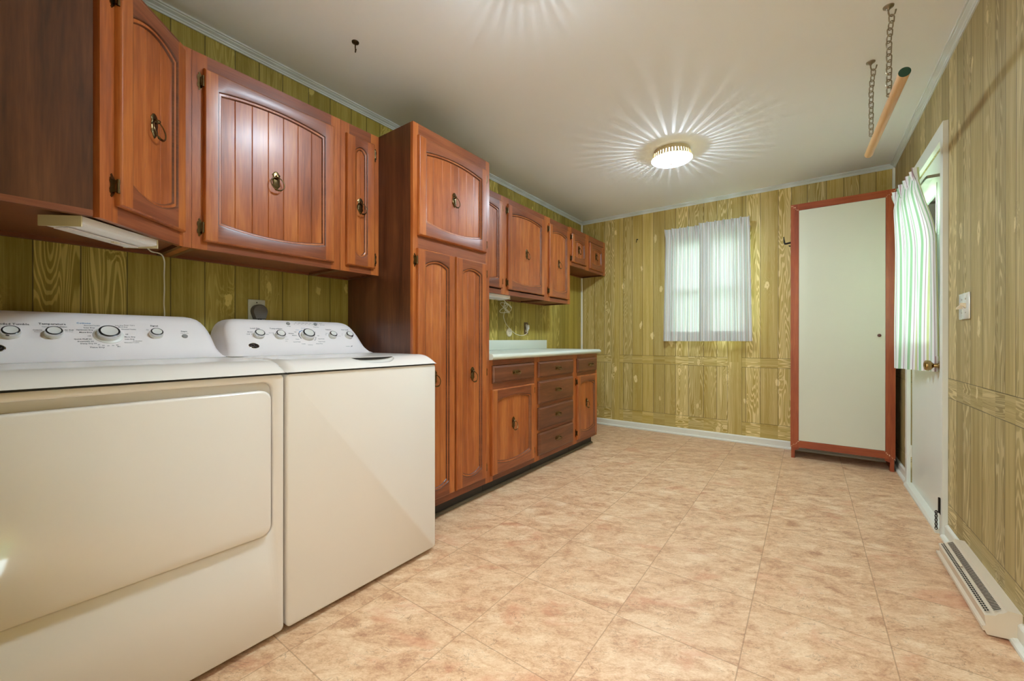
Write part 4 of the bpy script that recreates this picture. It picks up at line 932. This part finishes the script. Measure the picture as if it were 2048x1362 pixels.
b.box(AX0 + sw, AX1 - sw, AZ - 0.054, AZ, 0, 0.019, 1); b.box(AX0 + sw, AX1 - sw, 0.094, 0.152, 0, 0.019, 1)
b.build('face_frame', [M['ward'], M['wardh']], r)
b = B(TW); b.box(AX0 + sw + 0.0015, AX1 - sw - 0.0015, 0.1535, AZ - 0.0555, 0.001, 0.0165); b.build('door', M['wpanel'], r); dd = r.children[-1]
b = B(); b.lathe([(0.006, 0), (0.005, 0.010), (0.010, 0.014), (0.012, 0.020), (0.009, 0.026), (0, 0.028)], (2.687, AY0 + 0.0035, 1.040), (0, -1, 0), 18); tag(b.build('knob', wood('dark knob wood', (50, 20, 10), (84, 40, 20), (104, 56, 30), 'z'), dd), 'small dark wooden knob')
for u0, u1, s_ in ((AX0 + 0.006, AX0 + 0.030, 1), (AX1 - 0.030, AX1 - 0.006, -1)):
    b = B(TW); b.box(u0, u1, 0.0, 0.0935, -0.02, 0.012, 0)
    us = (u1, u1 + 0.03) if s_ > 0 else (u0, u0 - 0.03)
    b.prism([(us[0], 0.0935), (us[1], 0.0935), (us[1], 0.078), (us[0], 0.066)], 0.0, 0.010)
    b.build('foot', M['ward'], r)
rnd = random.Random(3)
b = B(TW)
for cx, cz, sx, sz in ((AX0 + 0.028, AZ - 0.03, 1, -1), (AX1 - 0.028, AZ - 0.03, -1, -1), (AX0 + 0.03, 0.122, 1, 1), (AX1 - 0.03, 0.118, -1, 1)):
    for q in range(9):
        t_ = (q / 8 - 0.5) * 0.062; px = cx + sx * t_ + rnd.uniform(-.004, .004); pz = cz + sz * t_ * 0.9 + rnd.uniform(-.004, .004); s1 = rnd.uniform(0.002, 0.0055)
        ang = rnd.uniform(0, 6); k = 5
        b.face([b.v((px + s1 * rnd.uniform(.4, 1.2) * math.cos(ang + 2 * math.pi * i / k), pz + s1 * rnd.uniform(.4, 1.2) * math.sin(ang + 2 * math.pi * i / k), 0.0193)) for i in range(k)])
tag(b.build('corner_chips', M['chip'], r), 'pale chipped spots at the frame corners')
r = thing('wall_hook', (2.10, 4.30, 1.86), 'dark iron coat hook on the side of the cream-doored cupboard', 'hook')
b = B(); xh = AX0 + 0.0035
b.box(xh - 0.004, xh, 4.288, 4.312, 1.815, 1.875); b.build('back_plate', M['iron'], r)
b = B(); b.tube([(xh - 0.002, 4.30, 1.858), (2.088, 4.30, 1.852), (2.080, 4.30, 1.852), (2.076, 4.30, 1.862), (2.070, 4.30, 1.915)], [0.008, 0.008, 0.008, 0.007, 0.003], 8); b.tube([(xh - 0.002, 4.30, 1.828), (2.113, 4.30, 1.826), (2.110, 4.30, 1.834)], 0.005, 8); b.build('hook', M['iron'], r)

# ------------------------------------------------------------------ curtains
def curtain(name, P, cols, length, v0, v1, pleats, amp, mat, label, cat='curtain', group=None, hem=0.10, head=0.075, org=(0, 0, 0)):
    """P(s, z, off) gives a point: s 0..1 across, off pushes out of the wall"""
    r = thing(name, org, label, cat, group); nz = 44; ph = random.uniform(0, 6)
    def off(s, f):                                  # f 0 bottom .. 1 top
        x = s * pleats; c = abs(((x + 0.5) % 1) - 0.5)
        pin = math.exp(-(c / 0.10) ** 2)
        fold = math.sin(2 * math.pi * x + 0.5 * math.sin(3.1 * x + ph)) * 0.75 + 0.35 * math.sin(2 * math.pi * x * 0.5 + ph + 1.2 * f)
        k = min(1, max(0, (1 - f) / 0.10)); k = k * k * (3 - 2 * k)
        return amp * (fold * (0.35 + 0.65 * k) + (1 - k) * (1.5 * pin - 0.4) * 1.2 + 0.15 * math.sin(17 * s + 5 * f))
    def mesh(nm, za, zb, shift, rows):
        b = B(); uvs = []; grid = []
        for j in range(rows + 1):
            z = za + (zb - za) * j / rows; f = (z - v0) / (v1 - v0); row = []
            for i in range(cols + 1): row.append(P(i / cols, z, off(i / cols, f) + shift))
            grid.append(row)
        rg = b.loops(grid, 0, True, False)
        uv = b.bm.loops.layers.uv.new('UVMap'); idx = {}
        for j, rw in enumerate(rg):
            for i, q in enumerate(rw): idx[q] = (i / cols * length, j / rows)
        for fc in b.bm.faces:
            for lp in fc.loops: lp[uv].uv = idx[lp.vert]
        return b.build(nm, mat, r, sharp=180)
    mesh('cloth', v0, v1, 0.0, nz)
    mesh('hem', v0 + 0.001, v0 + hem, -0.0025, 6)
    mesh('header', v1 - head, v1 - 0.001, -0.0025, 6)
    return r
def far_P(x0, x1, yb, flare):
    def P(s, z, off):
        f = (z - 0.99) / 1.18; x = x0 + (x1 - x0) * s
        x += (s - flare) * 0.022 * (1 - f) * 1.0
        y = yb - off - 0.018 * max(0, (f - 0.93) / 0.07)
        return (x, y, z + 0.006 * (0.5 - s) * f)
    return P
curtain('window_curtain', far_P(1.016, 1.470, 4.446, 0.9), 150, 0.95, 0.990, 2.170, 6, 0.021, M['clf'], 'sheer striped curtain panel on the far window, nearer the kitchen cabinets', group=None, org=(1.25, 4.44, 0.99))
curtain('window_curtain', far_P(1.362, 1.800, 4.398, 0.1), 150, 0.95, 0.992, 2.172, 6, 0.021, M['clf'], 'sheer striped curtain panel on the far window, nearer the cream cupboard', group=None, org=(1.6, 4.40, 0.99))
r = thing('curtain_rod', (1.41, 4.46, 2.10), 'white curtain rod over the far window behind the pleats', 'curtain rod')
b = B(); b.tube([(1.030, D - 0.001, 2.100), (1.030, 4.482, 2.100), (1.036, 4.470, 2.100), (1.785, 4.470, 2.100), (1.791, 4.482, 2.100), (1.791, D - 0.001, 2.100)], 0.006, 8); b.build('rod', M['white'], r)

def door_P(s, z, off):                              # s 0 = hinge side (far), 1 = knob side (near)
    f = (z - 0.83) / 1.14; y = 3.735 - 0.615 * s
    xt = 2.716 + 0.014 * s; xb = 2.722 + 0.078 * s
    g = min(1.0, max(0.0, (1 - f) / 0.38)); g = g * g * (3 - 2 * g)
    x = xt + (xb + 0.006 * s - xt) * g
    return (x - off * (0.9 + 0.4 * (1 - f)), y + 0.02 * (1 - f) * (0.5 - s), z + (1 - s) * 0.022 * f + s * 0.018 * (1 - f))
curtain('door_curtain', door_P, 170, 1.05, 0.815, 1.962, 7, 0.018, M['cld'], 'green striped curtain on a rod over the glass of the white door', org=(2.75, 3.4, 0.82), hem=0.085, head=0.07)
r = thing('curtain_rod', (2.75, 3.4, 1.893), 'white flat rod holding the green striped curtain on the door', 'curtain rod')
b = B(); zr = 1.895
path = [(W + 0.005, 3.118, zr), (2.795, 3.118, zr), (2.770, 3.120, zr), (2.768, 3.126, zr), (2.766, 3.14, zr), (2.766, 3.70, zr), (2.768, 3.716, zr), (2.77, 3.722, zr), (2.80, 3.722, zr), (W + 0.005, 3.722, zr)]
rows = []
for i, p in enumerate(path):
    q = Vector(path[min(i + 1, len(path) - 1)]) - Vector(path[max(0, i - 1)]); nn = Vector((q.y, -q.x, 0)).normalized() * 0.0015
    rows.append([(p[0] + nn.x, p[1] + nn.y, zr - 0.008), (p[0] + nn.x, p[1] + nn.y, zr + 0.008), (p[0] - nn.x, p[1] - nn.y, zr + 0.008), (p[0] - nn.x, p[1] - nn.y, zr - 0.008)])
b.loops(rows, 0, True, True, True, True); b.build('rod', M['steel'], r, sharp=30)
b = B()
for y in (3.118, 3.722): b.box(W + 0.0025, W + 0.0058, y - 0.006, y + 0.006, zr - 0.018, zr + 0.018)
b.build('bracket', M['steel'], r)

# ------------------------------------------------------------------ baseboard heater and door chain
r = thing('baseboard_heater', (2.775, 2.37, 0), 'beige metal baseboard register with two rows of slots below the panelling', 'heater')
hy0, hy1 = 2.062, 2.672
prof = [(W - 0.0006, 0.012), (2.738, 0.004), (2.731, 0.020), (2.730, 0.030), (2.735, 0.034), (2.732, 0.066), (2.742, 0.070), (2.757, 0.0735), (2.764, 0.083), (2.775, 0.088), (2.781, 0.094), (2.784, 0.100), (W - 0.0006, 0.100)]
b = B(); b.loops([[(x, y, z) for x, z in prof] for y in (hy0 + 0.003, hy1)], 0, False, True, True, True); b.build('body', M['tan'], r)
b = B(); ec = [(x - (0.0015 if x < 2.8 else 0), z + (0.0015 if z > 0.05 else -0.0)) for x, z in prof]; b.loops([[(x, y, z) for x, z in ec] for y in (hy0, hy0 + 0.0029)], 0, False, True, True, True); b.build('end_cap', M['tan'], r)
b = B(); b.prism([(2.7305, 0.030), (2.7265, 0.027), (2.7255, 0.018), (2.729, 0.012), (2.7345, 0.014)], hy0 + 0.006, hy1 + 0.01, 1); b.build('kick_rail', M['tan'], r)
def slant(t, y, o=0.0):                             # top slope of the register, t 0 front .. 1 back
    a, c = Vector((2.736, 0.0695)), Vector((2.779, 0.0915)); p = a + (c - a) * t; nx = Vector((-(c - a).y, (c - a).x)).normalized() * o
    return (p.x + nx.x, y, p.y + nx.y)
b = B(); ny = 62
for i in range(ny):
    y0_ = hy0 + 0.02 + (hy1 - hy0 - 0.04) * i / ny; y1_ = y0_ + (hy1 - hy0 - 0.04) / ny * 0.55
    b.face([b.v(slant(t, y, 0.0032)) for t, y in ((0.50, y0_), (0.92, y0_ + 0.004), (0.92, y1_ + 0.004), (0.50, y1_))])
for i in range(40):
    y0_ = hy0 + 0.02 + (hy1 - hy0 - 0.04) * i / 40; y1_ = y0_ + (hy1 - hy0 - 0.04) / 40 * 0.72
    for t0, t1 in ((0.03, 0.13), (0.17, 0.27)): b.face([b.v(slant(t, y, 0.0032)) for t, y in ((t0, y0_), (t1, y0_), (t1, y1_), (t0, y1_))])
b.build('grille_slots', M['dark'], r)
b = B(); b.loops([[slant(0.30, 2.42, 0.002), slant(0.45, 2.42, 0.002), slant(0.45, 2.45, 0.002), slant(0.30, 2.45, 0.002)], [slant(0.32, 2.425, 0.010), slant(0.43, 2.425, 0.010), slant(0.43, 2.44, 0.010), slant(0.32, 2.44, 0.010)]], 0, False, True, True, True); b.build('damper_lever', M['ivory'], r)

r = thing('door_chain', (W - 0.02, 3.0, 0.1), 'dark bolt with a hanging chain at the foot of the white door', 'chain')
b = B(); xq = W - 0.0245
b.tube([(xq, 2.985, 0.192), (xq, 2.985, 0.112)], 0.004, 8); b.box(W - 0.0215, W - 0.0201, 2.978, 2.992, 0.105, 0.190); b.build('bolt', M['iron'], r)
b = B(); z = 0.112; i = 0
while z > 0.022: link_loop(b, (W - 0.033, 2.995, z), 0.014, 0.010, 0.0019, 0.4 + (math.pi / 2 if i % 2 else 0)); z -= 0.0105; i += 1
b.tube([(xq, 2.985, 0.116), (W - 0.033, 2.995, 0.116)], 0.003, 6); b.build('chain', M['iron'], r)

for o in bpy.data.objects:
    if '_o' in o: del o['_o']
